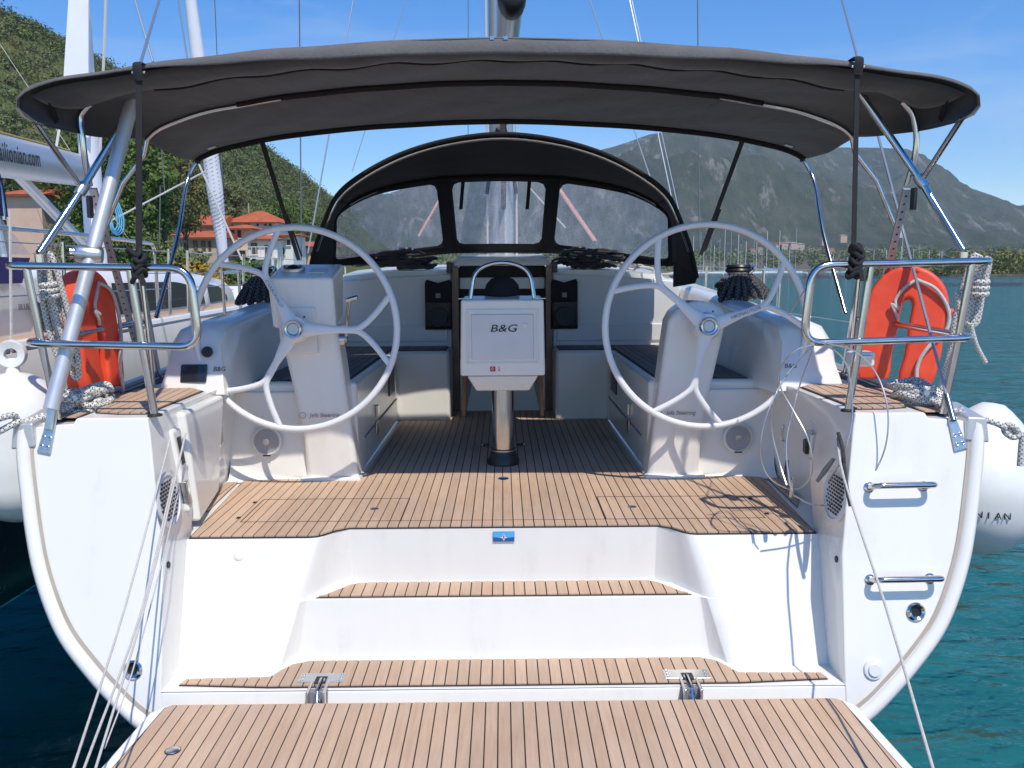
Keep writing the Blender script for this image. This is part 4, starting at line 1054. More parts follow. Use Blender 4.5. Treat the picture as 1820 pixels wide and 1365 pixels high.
planking(SPf, [(x * 0.994, 2.75 + (y - 2.75) * 0.985) for x, y in q], ZL - 0.001, x0=0.023)
c = aZ(307, 1334, ZL + 0.006)
MB().lathe([(0, 0), (0.024, 0), (0.026, 0.002), (0.022, 0.005), (0, 0.005)], c, n=24).build('platform_filler', 'stainless_dull', SPf)
MB().lathe([(0, -0.001), (0.029, -0.001), (0.029, 0.001), (0, 0.001)], c, n=24).build('filler_seat', 'caulk', SPf)
for s in (-1, 1):
    hx0 = s * 0.785
    hp = MB()
    hp.box(hx0 - 0.098, hx0 + 0.098, 3.40, 3.48, ZL + 0.009, ZL + 0.015)
    hpo = hp.build('hinge_plate', 'stainless_dull', SPf, bevel=0.003)
    for i in (-1, 1):
        for j in (3.415, 3.44, 3.465):
            MB().lathe([(0, 0), (0.007, 0), (0.006, 0.003), (0, 0.002)], (hx0 + i * 0.082, j, ZL + 0.015), n=10).build('hinge_screw', 'stainless', hpo)
    MB().box(hx0 - 0.024, hx0 + 0.024, 3.385, 3.445, ZL + 0.015, ZL + 0.0165).build('hinge_slot', 'ink', hpo)
    MB().box(hx0 - 0.042, hx0 + 0.042, tY(0.26) - 0.012, tY(0.26) + 0.02, ZL - 0.075, ZL + 0.003).build('hinge_recess', 'ink_grey', hpo)
    for i in (-1, 1):
        MB().box(hx0 + i * 0.034 - 0.006, hx0 + i * 0.034 + 0.006, tY(0.28) - 0.05, 3.41, ZL - 0.07, ZL + 0.016).build('hinge_cheek', 'stainless', hpo, bevel=0.003)
    MB().tube([(hx0 - 0.006 * s, 3.42, ZL + 0.012), (hx0, 3.34, ZL - 0.005), (hx0 + 0.003, tY(0.25) - 0.03, ZL - 0.06)], 0.014, 12).build('hinge_arm', 'stainless', hpo)
# builder's plaque on the top riser
lg = MB().box(-0.051, 0.051, 3.886, 3.894, 0.775, 0.822).build('maker_plaque', 'logo_dark', yacht, smooth=False)
MB().prism([(-0.050, 3.8855, 0.8215), (-0.050, 3.8855, 0.797), (-0.02, 3.8855, 0.794), (0.0, 3.8855, 0.797), (0.02, 3.8855, 0.794), (0.050, 3.8855, 0.797), (0.050, 3.8855, 0.8215)], (0, -0.0008, 0)).build('plaque_sky', 'logo_light', lg, smooth=False)
MB().prism([(0, 3.8845, 0.815), (0.008, 3.8845, 0.797), (0.018, 3.8845, 0.794), (0.006, 3.8845, 0.792), (0, 3.8845, 0.778), (-0.006, 3.8845, 0.792), (-0.018, 3.8845, 0.794), (-0.008, 3.8845, 0.797)], (0, -0.0008, 0)).build('plaque_star', 'plastic_white', lg, smooth=False)
MB().prism([(0, 3.8836, 0.813), (0.004, 3.8836, 0.799), (0, 3.8836, 0.784), (-0.004, 3.8836, 0.799)], (0, -0.0006, 0)).build('plaque_needle', 'red_print', lg, smooth=False)

# ------------------------------------------------------------------ pushpit rails
ZR = 2.085                                                # top rail
for s in (-1, 1):
    pp = bpy.data.objects.new('pushpit', None); col.objects.link(pp); put(pp, yacht)
    pp['label'] = 'stainless pushpit rail on the %s quarter' % ('port' if s < 0 else 'starboard')
    zl_ = 1.755
    xin, xo = 1.325, 2.135
    loop = [(s * 2.05, 5.02, 1.43), (s * 2.10, 4.95, ZR), (s * xo, 3.66, ZR), (s * xin, 3.63, ZR - 0.015), (s * (xin - 0.025), 3.63, zl_ - 0.02), (s * (xo - 0.075), 3.64, zl_), (s * 2.06, 4.9, zl_ + 0.02)]
    MB().tube(fillet(loop, 0.09, 8), 0.0165, 12).build('rail', 'stainless', pp)
    for (xb, yb_, zb_, xt, yt) in ((1.525, 3.665, ZD, 1.585, 3.645), (1.965, 3.70, 1.40, 2.03, 3.66)):
        MB().tube([(s * xb, yb_, zb_), (s * (xb * 0.55 + xt * 0.45) + 0.0, (yb_ + yt) / 2 - 0.004, (zb_ + ZR) / 2 - 0.05), (s * xt, yt, ZR - 0.01)], 0.0165, 12).build('stanchion', 'stainless', pp)
        MB().lathe([(0, 0), (0.032, 0), (0.03, 0.008), (0.02, 0.012), (0, 0.012)], (s * xb, yb_, zb_), n=18).build('stanchion_foot', 'rubber', pp)
    for (xb, yb_) in ((1.92, 4.62), (1.99, 5.5)):
        MB().tube([(s * xb, yb_, 1.43), (s * (xb + 0.03), yb_, ZR - 0.02)], 0.0125, 10).build('stanchion', 'stainless', pp)
    # life-line stanchions and wires going forward
    for i, yb_ in enumerate((6.35, 6.75, 8.6, 10.8)):
        MB().tube([(s * (hb(yb_) - 0.07), yb_, dz(yb_)), (s * (hb(yb_) - 0.06), yb_, 2.06 + 0.02 * i)], 0.0125, 10).build('lifeline_stanchion', 'stainless', yacht)
    MB().tube([(s * (hb(6.35) - 0.06), 6.35, 2.05), (s * (hb(6.75) - 0.06), 6.75, 2.06)], 0.0125, 8).build('gate_bar', 'stainless', yacht)
    for zz in (2.05, 1.74):
        MB().tube([(s * 2.08, 5.0, zz - 0.0), (s * (hb(6.35) - 0.06), 6.35, zz), (s * (hb(8.6) - 0.06), 8.6, zz + 0.04), (s * (hb(10.8) - 0.06), 10.8, zz + 0.08)], 0.003, 5).build('lifeline', 'wire', yacht)

# ------------------------------------------------------------------ bimini
BM = bpy.data.objects.new('bimini', None); col.objects.link(BM); put(BM, yacht)
BM['label'] = 'charcoal canvas bimini on stainless hoops over the cockpit'
# half profiles (port side, pixel-measured) of the aft, middle and forward hoops
def prof(pxs, Y): return [(-p.x, p.z) for p in (aY(x, y, Y) for x, y in pxs)]
YA, YMB, YFB = 3.72, 4.45, 5.52
pa = prof([(893, 68), (740, 72), (600, 81), (490, 89), (400, 98), (320, 108), (250, 118), (185, 128), (130, 137), (85, 147), (48, 160), (32, 180), (42, 205), (62, 219)], YA)
pm_ = prof([(893, 141), (790, 143), (690, 149), (600, 156), (530, 164), (470, 172), (420, 181), (375, 190), (340, 199), (310, 209), (288, 219), (272, 230), (262, 240), (256, 248)], YMB)
pf = prof([(893, 212), (810, 214), (735, 218), (665, 222), (600, 228), (545, 234), (500, 240), (460, 247), (428, 254), (402, 260), (382, 266), (367, 272), (355, 278), (346, 285)], YFB)
def resamp(p, n=48):
    q = spline([Vector((a, b_, 0)) for a, b_ in p], 6)
    L = [0.0]
    for i in range(1, len(q)): L.append(L[-1] + (q[i] - q[i - 1]).length)
    out, j = [], 0
    for k in range(n + 1):
        t = L[-1] * k / n
        while j < len(L) - 2 and L[j + 1] < t: j += 1
        u = (t - L[j]) / max(1e-9, L[j + 1] - L[j])
        out.append(q[j].lerp(q[j + 1], u))
    return out
RA, RM_, RF = resamp(pa), resamp(pm_), resamp(pf)
def can(u, v):                                            # u 0..1 port to starboard, v 0..1 aft to forward
    k = abs(2 * u - 1) * 48; i = min(47, int(k)); f = k - i
    g = lambda T_: T_[i].lerp(T_[i + 1], f)
    a, m_, c = g(RA), g(RM_), g(RF)
    if v < 0.42: t = v / 0.42; p = a.lerp(m_, t); y = YA + (YMB - YA) * t; sag = math.sin(math.pi * t)
    else: t = (v - 0.42) / 0.58; p = m_.lerp(c, t); y = YMB + (YFB - YMB) * t; sag = math.sin(math.pi * t)
    e = abs(2 * u - 1)
    wr = 0.004 * math.sin(e * 31 + v * 5) * (1 - v) * e + 0.0025 * math.sin(u * 47 + v * 21) * sag
    return Vector(((-1 if u < 0.5 else 1) * p.x, y, p.y - 0.02 * sag + wr))
cv = MB(); cv.grid(can, 192, 44)
cv.build('canopy', 'canvas', BM, solid=0.004, angle=80)
# aft lip that turns down round the hoop
def lip(u, v):
    p = can(u, 0.0); e = abs(2 * u - 1)
    h = (0.052 * (1 - min(1, e * 1.35) ** 2) + 0.016) if e < 0.74 else 0.016 + 0.03 * (e - 0.74)
    h *= min(1.0, (1.0 - e) / 0.08)
    wv = 0.004 * math.sin(u * 60) + 0.003 * math.sin(u * 23 + 2)
    a = v * 1.9
    return Vector((p.x, p.y - 0.028 * math.sin(a) + 0.0 + wv * v, p.z + 0.004 - h * (1 - math.cos(a)) * 0.8 ))
MB().grid(lip, 192, 8).build('aft_lip', 'canvas_sunlit', BM, solid=0.003, angle=80)
# sleeve under the aft edge with its loose hem
def sleeve(u, v):
    p = can(u, 0.005 + 0.14 * v); e = abs(2 * u - 1)
    return Vector((p.x * (1 - 0.006), p.y, p.z - 0.03 * math.sin(math.pi * (0.15 + 0.85 * v)) - 0.006 - 0.006 * math.sin(u * 71 + 3 * v) * v))
MB().grid(lambda u, v: sleeve(0.04 + 0.92 * u, v), 100, 6).build('hoop_sleeve', 'canvas', BM, solid=0.003, angle=80)
MB().tube([sleeve(0.12 + 0.76 * k / 60, 1.0) + Vector((0, 0.005, -0.003)) for k in range(61)], 0.006, 6).build('hem', 'canvas_black', BM)
MB().tube([can(0.14 + 0.72 * k / 60, 0.42) + Vector((0, 0, -0.016)) for k in range(61)], 0.016, 8).build('hoop_sleeve', 'canvas_black', BM)
MB().tube([can(0.005 + 0.99 * k / 80, 0.985) + Vector((0, 0, -0.014)) for k in range(81)], 0.019, 8).build('hoop_sleeve', 'canvas_black', BM)
MB().tube([can(0.36 + 0.28 * k / 20, 0.0) + Vector((0, -0.016, -0.006)) for k in range(21)], 0.003, 6).build('zip', 'ink', BM)
zc = can(0.5, 0.0)
MB().box(-0.045, -0.028, zc.y - 0.026, zc.y - 0.014, zc.z - 0.012, zc.z + 0.002).build('zip_slider', 'stainless', BM); MB().box(0.012, 0.03, zc.y - 0.026, zc.y - 0.014, zc.z - 0.012, zc.z + 0.002).build('zip_slider', 'stainless', BM)
for s in (-1, 1):
    uu = lambda e: 0.5 + s * e / 2
    # the hoops where they leave their sleeves
    mid = [can(uu(e), 0.42) + Vector((0, 0, -0.02)) for e in np.linspace(0.60, 0.985, 18)]
    fo = mid[-1]
    knee = Vector((s * 2.075, 4.46, 2.235))
    mid += [fo + Vector((s * 0.03, 0.02, -0.08)), fo.lerp(knee, 0.45) + Vector((s * 0.02, 0, 0)), knee]
    MB().tube(mid, 0.0125, 10).build('middle_hoop', 'stainless', BM)
    fo = can(uu(0.985), 0.985) + Vector((0, 0, -0.02))
    foot = Vector((s * 1.98, 4.86, 1.80))
    MB().tube(spline([fo, fo + Vector((s * 0.06, -0.05, -0.15)), fo.lerp(foot, 0.5), foot], 6), 0.0125, 10).build('forward_hoop', 'stainless', BM)
    MB().lathe([(0, -0.02), (0.018, -0.02), (0.018, 0.03), (0, 0.03)], fo, (0, 0, 1), n=12).build('hoop_socket', 'black_plastic', BM)
    # aft hoop: leaves the canopy corner and runs inboard to the slide on the strut
    ac = can(uu(0.985), 0.02)
    slide = aY(146 if s < 0 else 1637, 336 if s < 0 else 322, 3.95)
    MB().tube([ac, slide], 0.0125, 10).build('aft_hoop', 'stainless', BM)
    a0 = aY(143 if s < 0 else 1622, 208 if s < 0 else 205, 3.98)
    hk = aY(160 if s < 0 else 1611, 330 if s < 0 else 330, 4.02)
    MB().tube(spline([a0 + Vector((-s * 0.05, 0, 0.06)), a0, aY(147 if s < 0 else 1629, 245 if s < 0 else 245, 3.98), aY(152 if s < 0 else 1624, 290 if s < 0 else 285, 3.99), hk], 6), 0.014, 10).build('hoop_bend', 'stainless', BM)
    # diagonal brace from the rail corner up into the canopy
    d0 = aY(70 if s < 0 else 1712, 450 if s < 0 else 446, 3.72)
    d1 = aY(212 if s < 0 else 1528, 228 if s < 0 else 165, 4.05)
    MB().tube([d0, d0.lerp(slide, 0.5), slide, d1], 0.0165, 12).build('brace', 'stainless', BM)
    MB().lathe([(0, -0.03), (0.024, -0.03), (0.026, 0.0), (0.024, 0.03), (0, 0.03)], slide, (d1 - d0), n=16).build('slide', 'stainless_dull', BM)
    MB().lathe([(0, 0), (0.02, 0), (0.02, 0.05), (0.03, 0.055), (0, 0.06)], d0 - Vector((0, 0, 0.055)), (0, 0, 1), n=14).build('deck_hinge', 'stainless', BM)
    # perforated flat strut from the deck up to the knee
    s0 = aY(242 if s < 0 else 1547, 612 if s < 0 else 606, 4.92); s1 = aY(165 if s < 0 else 1612, 335 if s < 0 else 335, 4.08)
    st_ = MB().ribbon(s0, s1, 0.042, 0.014, (1, 0.25 * s, 0.0)).build('perforated_strut', 'alu_painted', BM, bevel=0.003)
    dd = (s1 - s0); ln = dd.length; dn = dd.normalized()
    wd = Vector((1, 0.25 * s, 0)).normalized(); fn = dn.cross(wd).normalized()
    if fn.y > 0: fn = -fn
    for k in range(22):
        c = s0 + dn * (0.06 + k * ln / 23)
        MB().lathe([(0, 0), (0.006, 0), (0.006, 0.0015), (0, 0.0015)], c + fn * 0.007, fn, n=8).build('strut_hole', 'ink', st_)
    MB().lathe([(0, -0.02), (0.022, -0.02), (0.022, 0.03), (0, 0.03)], knee, (0, 0, 1), n=14).build('knee_clamp', 'stainless_dull', BM)
    MB().box(slide.x - s * 0.03 - 0.008, slide.x - s * 0.03 + 0.008, slide.y - 0.02, slide.y + 0.02, slide.z - 0.13, slide.z - 0.03).build('clamp_lever', 'black_plastic', BM, bevel=0.004)
    # webbing strap with buckle to the rail
    t0 = aY(247 if s < 0 else 1524, 122 if s < 0 else 112, 3.665); t1 = aY(247 if s < 0 else 1517, 470 if s < 0 else 462, 3.63)
    sb = MB(); sb.ribbon(t0, t1, 0.026 if s < 0 else 0.021, 0.004, (1, 0.1, 0)); 
    so = sb.build('strap', 'webbing', BM)
    MB().box(t0.x - 0.028, t0.x + 0.028, t0.y - 0.012, t0.y - 0.007, t0.z - 0.022, t0.z - 0.012).build('buckle', 'stainless_dull', so, bevel=0.002)
    MB().tube(spline([t0 + Vector((0, -0.01, -0.05)), t0 + Vector((0, -0.02, 0.0)), t0 + Vector((0, -0.005, 0.022)), t0 + Vector((0, 0.06, 0.024))], 5), 0.019, 8, flat=0.25, up=(0, -1, 0.3)).build('strap_loop', 'webbing', so)
    kn = MB()
    for k in range(5):
        kc = t1 + Vector((random.uniform(-.012, .012), -0.012, 0.05 - 0.028 * k))
        kn.tube(spline([kc + Vector((0.022 * math.cos(a), 0.022 * math.sin(a), 0.014 * math.sin(a * 2 + k))) for a in np.linspace(0, 6.28, 9)[:-1]], 3, closed=True), 0.0105, 7, closed=True)
    kn.ribbon(t1 + Vector((0.01, -0.03, 0.0)), t1 + Vector((0.028, -0.035, -0.09)), 0.022, 0.004, (1, 0.3, 0))
    kn.build('strap_knot', 'webbing', so)
    # corner patches and a loop inside the aft corner
    cp = can(uu(0.93), 0.06)
    MB().ribbon(can(uu(0.91), 0.05) + Vector((0, 0.0, -0.035)), can(uu(0.965), 0.10) + Vector((0, 0, -0.02)), 0.04, 0.004, (0, 1, 0.2)).build('corner_patch', 'canvas_black', BM)
    MB().ribbon(can(uu(0.90), 0.90) + Vector((0, 0, -0.012)), can(uu(0.925), 0.90) + Vector((0, 0, -0.012)), 0.03, 0.003, (0, 1, 0)).build('care_tag', 'plastic_white', BM)
    # forward straps down to the coaming
    f0 = can(uu(0.74), 0.99) + Vector((0, 0, -0.03)); f0 = aY(464 if s < 0 else 1321, 246, 5.50)
    f1 = aY(531 if s < 0 else 1246, 462 if s < 0 else 452, 7.0)
    MB().ribbon(f0, f1, 0.032, 0.004, (1, 0.0, 0.1)).build('strap', 'webbing', BM)
    MB().ribbon(f0.lerp(f1, 0.55) + Vector((0.02, -0.01, 0)), f1 + Vector((0.03, -0.02, 0.03)), 0.014, 0.004, (1, 0, 0.1)).build('strap_tail', 'webbing', BM)

# ------------------------------------------------------------------ spray hood
SH = bpy.data.objects.new('sprayhood', None); col.objects.link(SH); put(SH, yacht)
SH['label'] = 'black spray hood with three clear windows over the companionway'
hoopL = [(548, 492), (560, 440), (578, 390), (600, 346), (640, 312), (700, 279), (762, 257), (830, 243), (893, 238)]
def sym(pts): return pts + [(1787 - x, y) for x, y in pts[-2::-1]]
YH = 5.70
hoop = spline([aY(x, y, YH + (0.55 if k in (0, len(hoopL) * 2 - 2) else 0.2 if k in (1, len(hoopL) * 2 - 3) else 0)) for k, (x, y) in enumerate(sym(hoopL))], 6)
# line where roof meets the windows, and the windows' foot
topL = [(590, 462), (593, 420), (598, 384), (622, 360), (664, 339), (706, 328), (760, 319), (800, 315), (893, 312)]
topY = [6.95, 6.97, 7.0, 7.05, 7.10, 7.14, 7.18, 7.2, 7.22]
footL = [(590, 466), (591, 466), (596, 466), (630, 462), (670, 457), (712, 451), (775, 443), (812, 440), (893, 439)]
footY = [6.97, 7.0, 7.05, 7.3, 7.5, 7.7, 7.88, 7.95, 7.98]
top = spline([aY(x, y, Y) for (x, y), Y in zip(sym(topL), topY + topY[-2::-1])], 6)
foot = spline([aY(x, y, Y) for (x, y), Y in zip(sym(footL), footY + footY[-2::-1])], 6)
nH = len(hoop)
MB().grid(lambda u, v: (lambda a, c: a.lerp(c, v) + Vector((0, 0, 0.045 * math.sin(math.pi * v))))(hoop[round(u * (nH - 1))], top[round(u * (nH - 1))]), nH - 1, 10).build('hood_roof', 'canvas_black', SH, solid=0.004, angle=80)
MB().tube([p + Vector((0, -0.0, 0.0)) for p in hoop], 0.014, 10).build('hood_hoop', 'canvas_black', SH)
MB().tube([p + Vector((0, 0.04, -0.02)) for p in hoop[6:-6]], 0.0125, 10).build('hood_hoop', 'stainless', SH)
MB().tube([p + Vector((0, -0.02, -0.012)) for p in top[8:-8]], 0.014, 8).build('hood_hoop', 'canvas_black', SH)
for s in (-1, 1):
    rr = [p + Vector((0, -0.03, -0.02)) for p in top]
    seg = rr[18:26] if s < 0 else rr[-26:-18]
    MB().tube(seg, 0.009, 8).build('hoop_end', 'stainless', SH)
    # side wing from the hoop down to the coaming
    hp_ = hoop[0:18] if s < 0 else hoop[::-1][0:18]
    tp_ = top[0:18] if s < 0 else top[::-1][0:18]
    wing_f = aY(588 if s < 0 else 1199, 500, 7.0)
    MB().grid(lambda u, v: hp_[round(u * 17)].lerp(tp_[round(u * 17)], v), 17, 5).build('hood_wing', 'canvas_black', SH, solid=0.004, angle=80)
    b0 = hp_[0]; MB().prism([b0 + Vector((0, 0, 0.02)), tp_[0] + Vector((0, 0, 0.0)), tp_[0] + Vector((0, 0.0, -0.22)), b0 + Vector((0, 0.1, -0.05))], (s * 0.01, 0, 0)).build('hood_skirt', 'canvas_black', SH)
# front: window panel split in panes and canvas borders
def front(u, v):
    k = u * (nH - 1); i = min(nH - 2, int(k)); f = k - i
    a = foot[i].lerp(foot[i + 1], f); c = top[i].lerp(top[i + 1], f)
    return a.lerp(c, v) + Vector((0, 0.02 * math.sin(math.pi * v), 0))
us = [0.0]
def u_at(px):
    best, bu = 1e9, 0.5
    for k in range(2001):
        p = front(k / 2000, 0.5) - CAM; q = CR.transposed() @ p
        x = CX - FPX * q.x / q.z
        if abs(x - px) < best: best, bu = abs(x - px), k / 2000
    return bu
bands = [(598, 782), (808, 966), (990, 1187)]
pane_u = [(u_at(a), u_at(c)) for a, c in bands]
v0, v1 = 0.05, 0.93
frame = MB()
edges = [0.0] + [e for p in pane_u for e in p] + [1.0]
for k in range(0, len(edges), 2):
    a, c = edges[k], edges[k + 1]
    frame.grid(lambda u, v: front(a + (c - a) * u, -0.09 + 1.09 * v), 6, 12)
for (a, c) in pane_u:
    frame.grid(lambda u, v: front(a + (c - a) * u, -0.09 + (v0 + 0.09) * v), 24, 2)
    frame.grid(lambda u, v: front(a + (c - a) * u, v1 + (1 - v1) * v), 24, 2)
frame.build('window_surround', 'canvas_black', SH, solid=0.004, angle=80)
for k, (a, c) in enumerate(pane_u):
    MB().grid(lambda u, v: front(a + (c - a) * u, v0 + (v1 - v0) * v) + Vector((0, 0.004, 0)), 24, 12).build('window_pane', 'vinyl', SH, angle=80)
    # rounded corner gussets
    g = MB()
    du, dv = 0.10 * (c - a) * (1 if k == 1 else 0.7), 0.09
    for (uc, vc, su, sv) in ((a, v0, 1, 1), (c, v0, -1, 1), (a, v1, 1, -1), (c, v1, -1, -1)):
        g.poly([front(uc, vc) + Vector((0, -0.006, 0)), front(uc + su * du, vc) + Vector((0, -0.006, 0)), front(uc + su * du * 0.3, vc + sv * dv * 0.3) + Vector((0, -0.006, 0)), front(uc, vc + sv * dv) + Vector((0, -0.006, 0))])
    g.build('corner_gusset', 'canvas_black', SH, smooth=False)
for px_ in (823, 941):                                    # hanging tie straps in the centre window
    a = aY(px_, 322, 7.14); c = aY(px_ - 4, 372, 7.12)
    MB().ribbon(a, c, 0.03, 0.003, (1, 0, 0.1)).build('tie_strap', 'webbing', SH)

# ------------------------------------------------------------------ mast, boom, rigging
MY = 9.7
ms = MB()
oval = [(0.135 * math.cos(a), 0.19 * math.sin(a)) for a in np.linspace(0, 2 * math.pi, 21)[:-1]]
ms.loft([[(x, MY + y, 1.9) for x, y in oval], [(x, MY + y, 20.5) for x, y in oval]])
ms.build('mast', 'alu_painted', yacht)
MB().box(-0.03, 0.03, MY - 0.215, MY - 0.185, 2.2, 20).build('mast_track', 'ink_grey', yacht, smooth=False)
for sx in (-0.16, 0.165):
    MB().tube([(sx, MY - 0.16, 2.2), (sx * 0.9, MY - 0.18, 18)], 0.012, 6).build('halyard', 'rope_thin', yacht)
bm = MB()
ov = [(0.085 * math.cos(a), 0.125 * math.sin(a)) for a in np.linspace(0, 2 * math.pi, 17)[:-1]]
bm.loft([[(x * 0.85 + 0.075, 5.52, z + 3.79) for x, z in ov], [(x + 0.07, 5.60, z * 1.1 + 3.80) for x, z in ov], [(x + 0.0, MY - 0.25, z * 1.1 + 3.70) for x, z in ov]])
bm.build('boom', 'alu_painted', yacht, angle=50)
ec = MB(); ec.loft([[(x * 0.80 + 0.076, 5.47, z * 0.85 + 3.785) for x, z in ov], [(x * 1.12 + 0.075, 5.50, z * 1.15 + 3.79) for x, z in ov], [(x * 1.12 + 0.073, 5.72, z * 1.15 + 3.80) for x, z in ov]])
ec.build('boom_end', 'black_plastic', yacht, angle=50)
MB().tube([(0.02, MY - 0.2, 2.75), (0.02, 8.0, 3.55)], 0.03, 10).build('boom_vang', 'black_plastic', yacht)
for sx in (-1, 1):
    MB().tube([(0.03 * sx, MY - 0.24, 3.62), (sx * 0.11, MY - 0.3, 3.3), (sx * 0.16, MY - 0.2, 2.9)], 0.022, 8).build('gooseneck_block', 'black_plastic', yacht)
def stay(name, px1, py1, Y1, px2, py2, Y2, r, mat, ext=1.0):
    a, c = aY(px1, py1, Y1), aY(px2, py2, Y2)
    c = a + (c - a) * ext
    return MB().tube([a, c], r, 6).build(name, mat, yacht)
stay('cap_shroud', 536, 462, 9.2, 532, 0, 9.4, 0.007, 'wire_dark', 2.5)
stay('cap_shroud', 1243, 440, 9.2, 1240, 0, 9.4, 0.007, 'wire_dark', 2.5)
stay('lower_shroud', 547, 450, 9.0, 628, 0, 9.5, 0.008, 'wire', 2.2)
stay('lower_shroud', 1198, 372, 9.0, 1119, 0, 9.5, 0.007, 'wire', 2.2)
stay('lower_shroud', 1206, 372, 9.1, 1123, 0, 9.5, 0.005, 'wire', 2.2)
stay('inner_shroud', 626, 305, 9.6, 722, 0, 9.6, 0.005, 'wire', 2.2)
stay('inner_shroud', 1166, 345, 9.6, 1048, 0, 9.6, 0.007, 'wire', 2.2)
stay('halyard', 832, 245, 9.5, 832, 0, 9.5, 0.004, 'wire_dark', 2.0)
stay('runner', 744, 420, 9.5, 795, 330, 9.6, 0.014, 'rope_pink', 1.0)
stay('runner', 1056, 428, 9.4, 985, 325, 9.6, 0.016, 'rope_pink', 1.0)
stay('runner', 1060, 428, 9.45, 992, 330, 9.6, 0.010, 'rope_pink', 1.0)
stay('vang_line', 1005, 405, 9.4, 938, 330, 9.6, 0.008, 'rope_thin', 1.0)
# backstays: to starboard rope and wire down to the quarter plate, to port a stout tube
bs0 = aT(1690, 748) + no * 0.02; bs1 = aY(1600, 372, 4.15); bs2 = aY(1497, 0, 5.4)
bs1 = bs0.lerp(bs2, 0.42)
MB().tube([bs0, bs2, bs2 + (bs2 - bs0) * 5], 0.0075, 8).build('backstay', 'wire', yacht)
MB().tube([bs0, bs0 + (bs2 - bs0).normalized() * 0.13], 0.014, 10).build('backstay_fork', 'stainless', yacht)
pt0 = aT(97, 728) + no * 0.03; pt1 = aY(238, 168, 4.10)
MB().tube([pt0, pt0.lerp(pt1, 0.47), pt1], 0.032, 18).build('backstay_tube', 'aluminium', yacht)
MB().lathe([(0, -0.045), (0.034, -0.045), (0.041, -0.03), (0.041, 0.05), (0.034, 0.065), (0, 0.065)], pt0.lerp(pt1, 0.47), (-1, -0.25, 0.12), n=20).build('tube_joint', 'stainless_dull', yacht)
MB().lathe([(0.012, 0.06), (0.025, 0.06), (0.027, 0.085), (0.012, 0.088)], pt0.lerp(pt1, 0.47), (-1, -0.25, 0.12), n=16, closed_prof=True).build('joint_nut', 'stainless', yacht)
MB().ribbon(aT(90, 765) + no * 0.02, pt0 + (pt1 - pt0).normalized() * 0.03, 0.03, 0.02, (1, 0, 0)).build('tube_fork', 'stainless_dull', yacht, bevel=0.004)
MB().tube([aY(247, 122, 3.75), aY(283, 0, 4.6), aY(283, 0, 4.6) + (aY(283, 0, 4.6) - aY(247, 122, 3.75)) * 6], 0.007, 8).build('backstay', 'wire', yacht)
stay('topping_lift', 272, 110, 5.2, 240, 0, 5.4, 0.006, 'wire', 3)

# ================================================================== things carried by the yacht
def buoy(loc, rz, tilt, label, lean=0.0):
    t = thing('horseshoe_buoy', label, 'life buoy', loc, 'horseshoe life buoys on the stern rails')
    # horseshoe standing with its opening down: thick moulded body, slightly bellied
    w, h, bw = 0.195, 0.60, 0.17
    cl = [Vector((-w + bw / 2 + 0.012, 0, 0)), Vector((-w + bw / 2 - 0.005, 0, 0.14)), Vector((-w + bw / 2, 0, 0.30))]
    for a in np.linspace(math.pi, 0, 11): cl.append(Vector((math.cos(a) * (w - bw / 2), 0, 0.40 + math.sin(a) * 0.125)))
    cl += [Vector((w - bw / 2, 0, 0.30)), Vector((w - bw / 2 + 0.005, 0, 0.14)), Vector((w - bw / 2 - 0.012, 0, 0))]
    cl = spline(cl, 3)
    sec = [(-0.5, -0.40), (-0.42, -0.5), (0.42, -0.5), (0.5, -0.40), (0.5, 0.40), (0.42, 0.5), (-0.42, 0.5), (-0.5, 0.40)]
    rings = []
    for i, p in enumerate(cl):
        a, c = cl[max(0, i - 1)], cl[min(len(cl) - 1, i + 1)]
        T_ = (c - a).normalized(); S = Vector((0, 1, 0)); N_ = T_.cross(S)
        e = 1.0 if 0 < i < len(cl) - 1 else 0.86
        rings.append([p + N_ * (x * bw * e) + S * (y * 0.115 * e) for x, y in sec])
    M = Matrix.Rotation(rz, 3, 'Z') @ Matrix.Rotation(tilt, 3, 'X') @ Matrix.Rotation(lean, 3, 'Y')
    def place(v): return Vector(loc) + M @ Vector(v)
    b = MB().loft([[place(p) for p in r] for r in rings]).build('body', 'buoy_orange', t, bevel=0.008)
    ln = spline([place(p) for p in ((0.02, -0.07, 0.54), (0.12, -0.075, 0.50), (0.195, -0.06, 0.40), (0.20, -0.06, 0.30), (0.13, -0.085, 0.20), (0.10, -0.08, 0.1), (0.12, -0.07, -0.01), (0.16, -0.03, -0.06))], 6)
    MB().tube(ln, 0.0095, 8).build('grab_line', 'rope_thin', t)
    ln = spline([place(p) for p in ((0.02, -0.07, 0.54), (-0.03, -0.08, 0.49), (-0.06, -0.075, 0.42), (-0.04, -0.085, 0.38), (-0.075, -0.08, 0.40), (-0.05, -0.08, 0.36), (-0.03, -0.07, 0.33))], 5)
    MB().tube(ln, 0.008, 8).build('lashing', 'rope_thin', t)
    MB().tube(spline([place(p) for p in ((0.0, -0.03, 0.575), (0.015, -0.055, 0.59), (0.03, -0.03, 0.575), (0.015, 0.0, 0.57))], 4, closed=True), 0.012, 8, closed=True).build('eye', 'buoy_orange', t)
    c = place((0.205, 0.0, 0.40))
    MB().lathe([(0, -0.02), (0.02, -0.02), (0.02, 0.02), (0, 0.02)], c, M @ Vector((1, 0, 0)), n=10).build('line_keeper', 'buoy_orange', t)
    return t
buoy(Vector((2.07, 4.42, 1.46)), R(-24), R(-6), 'orange horseshoe buoy facing the camera on the starboard stern rail', R(7))
buoy(Vector((-2.08, 4.32, 1.46)), R(88), R(-4), 'orange horseshoe buoy seen side-on behind the silver tube to port')

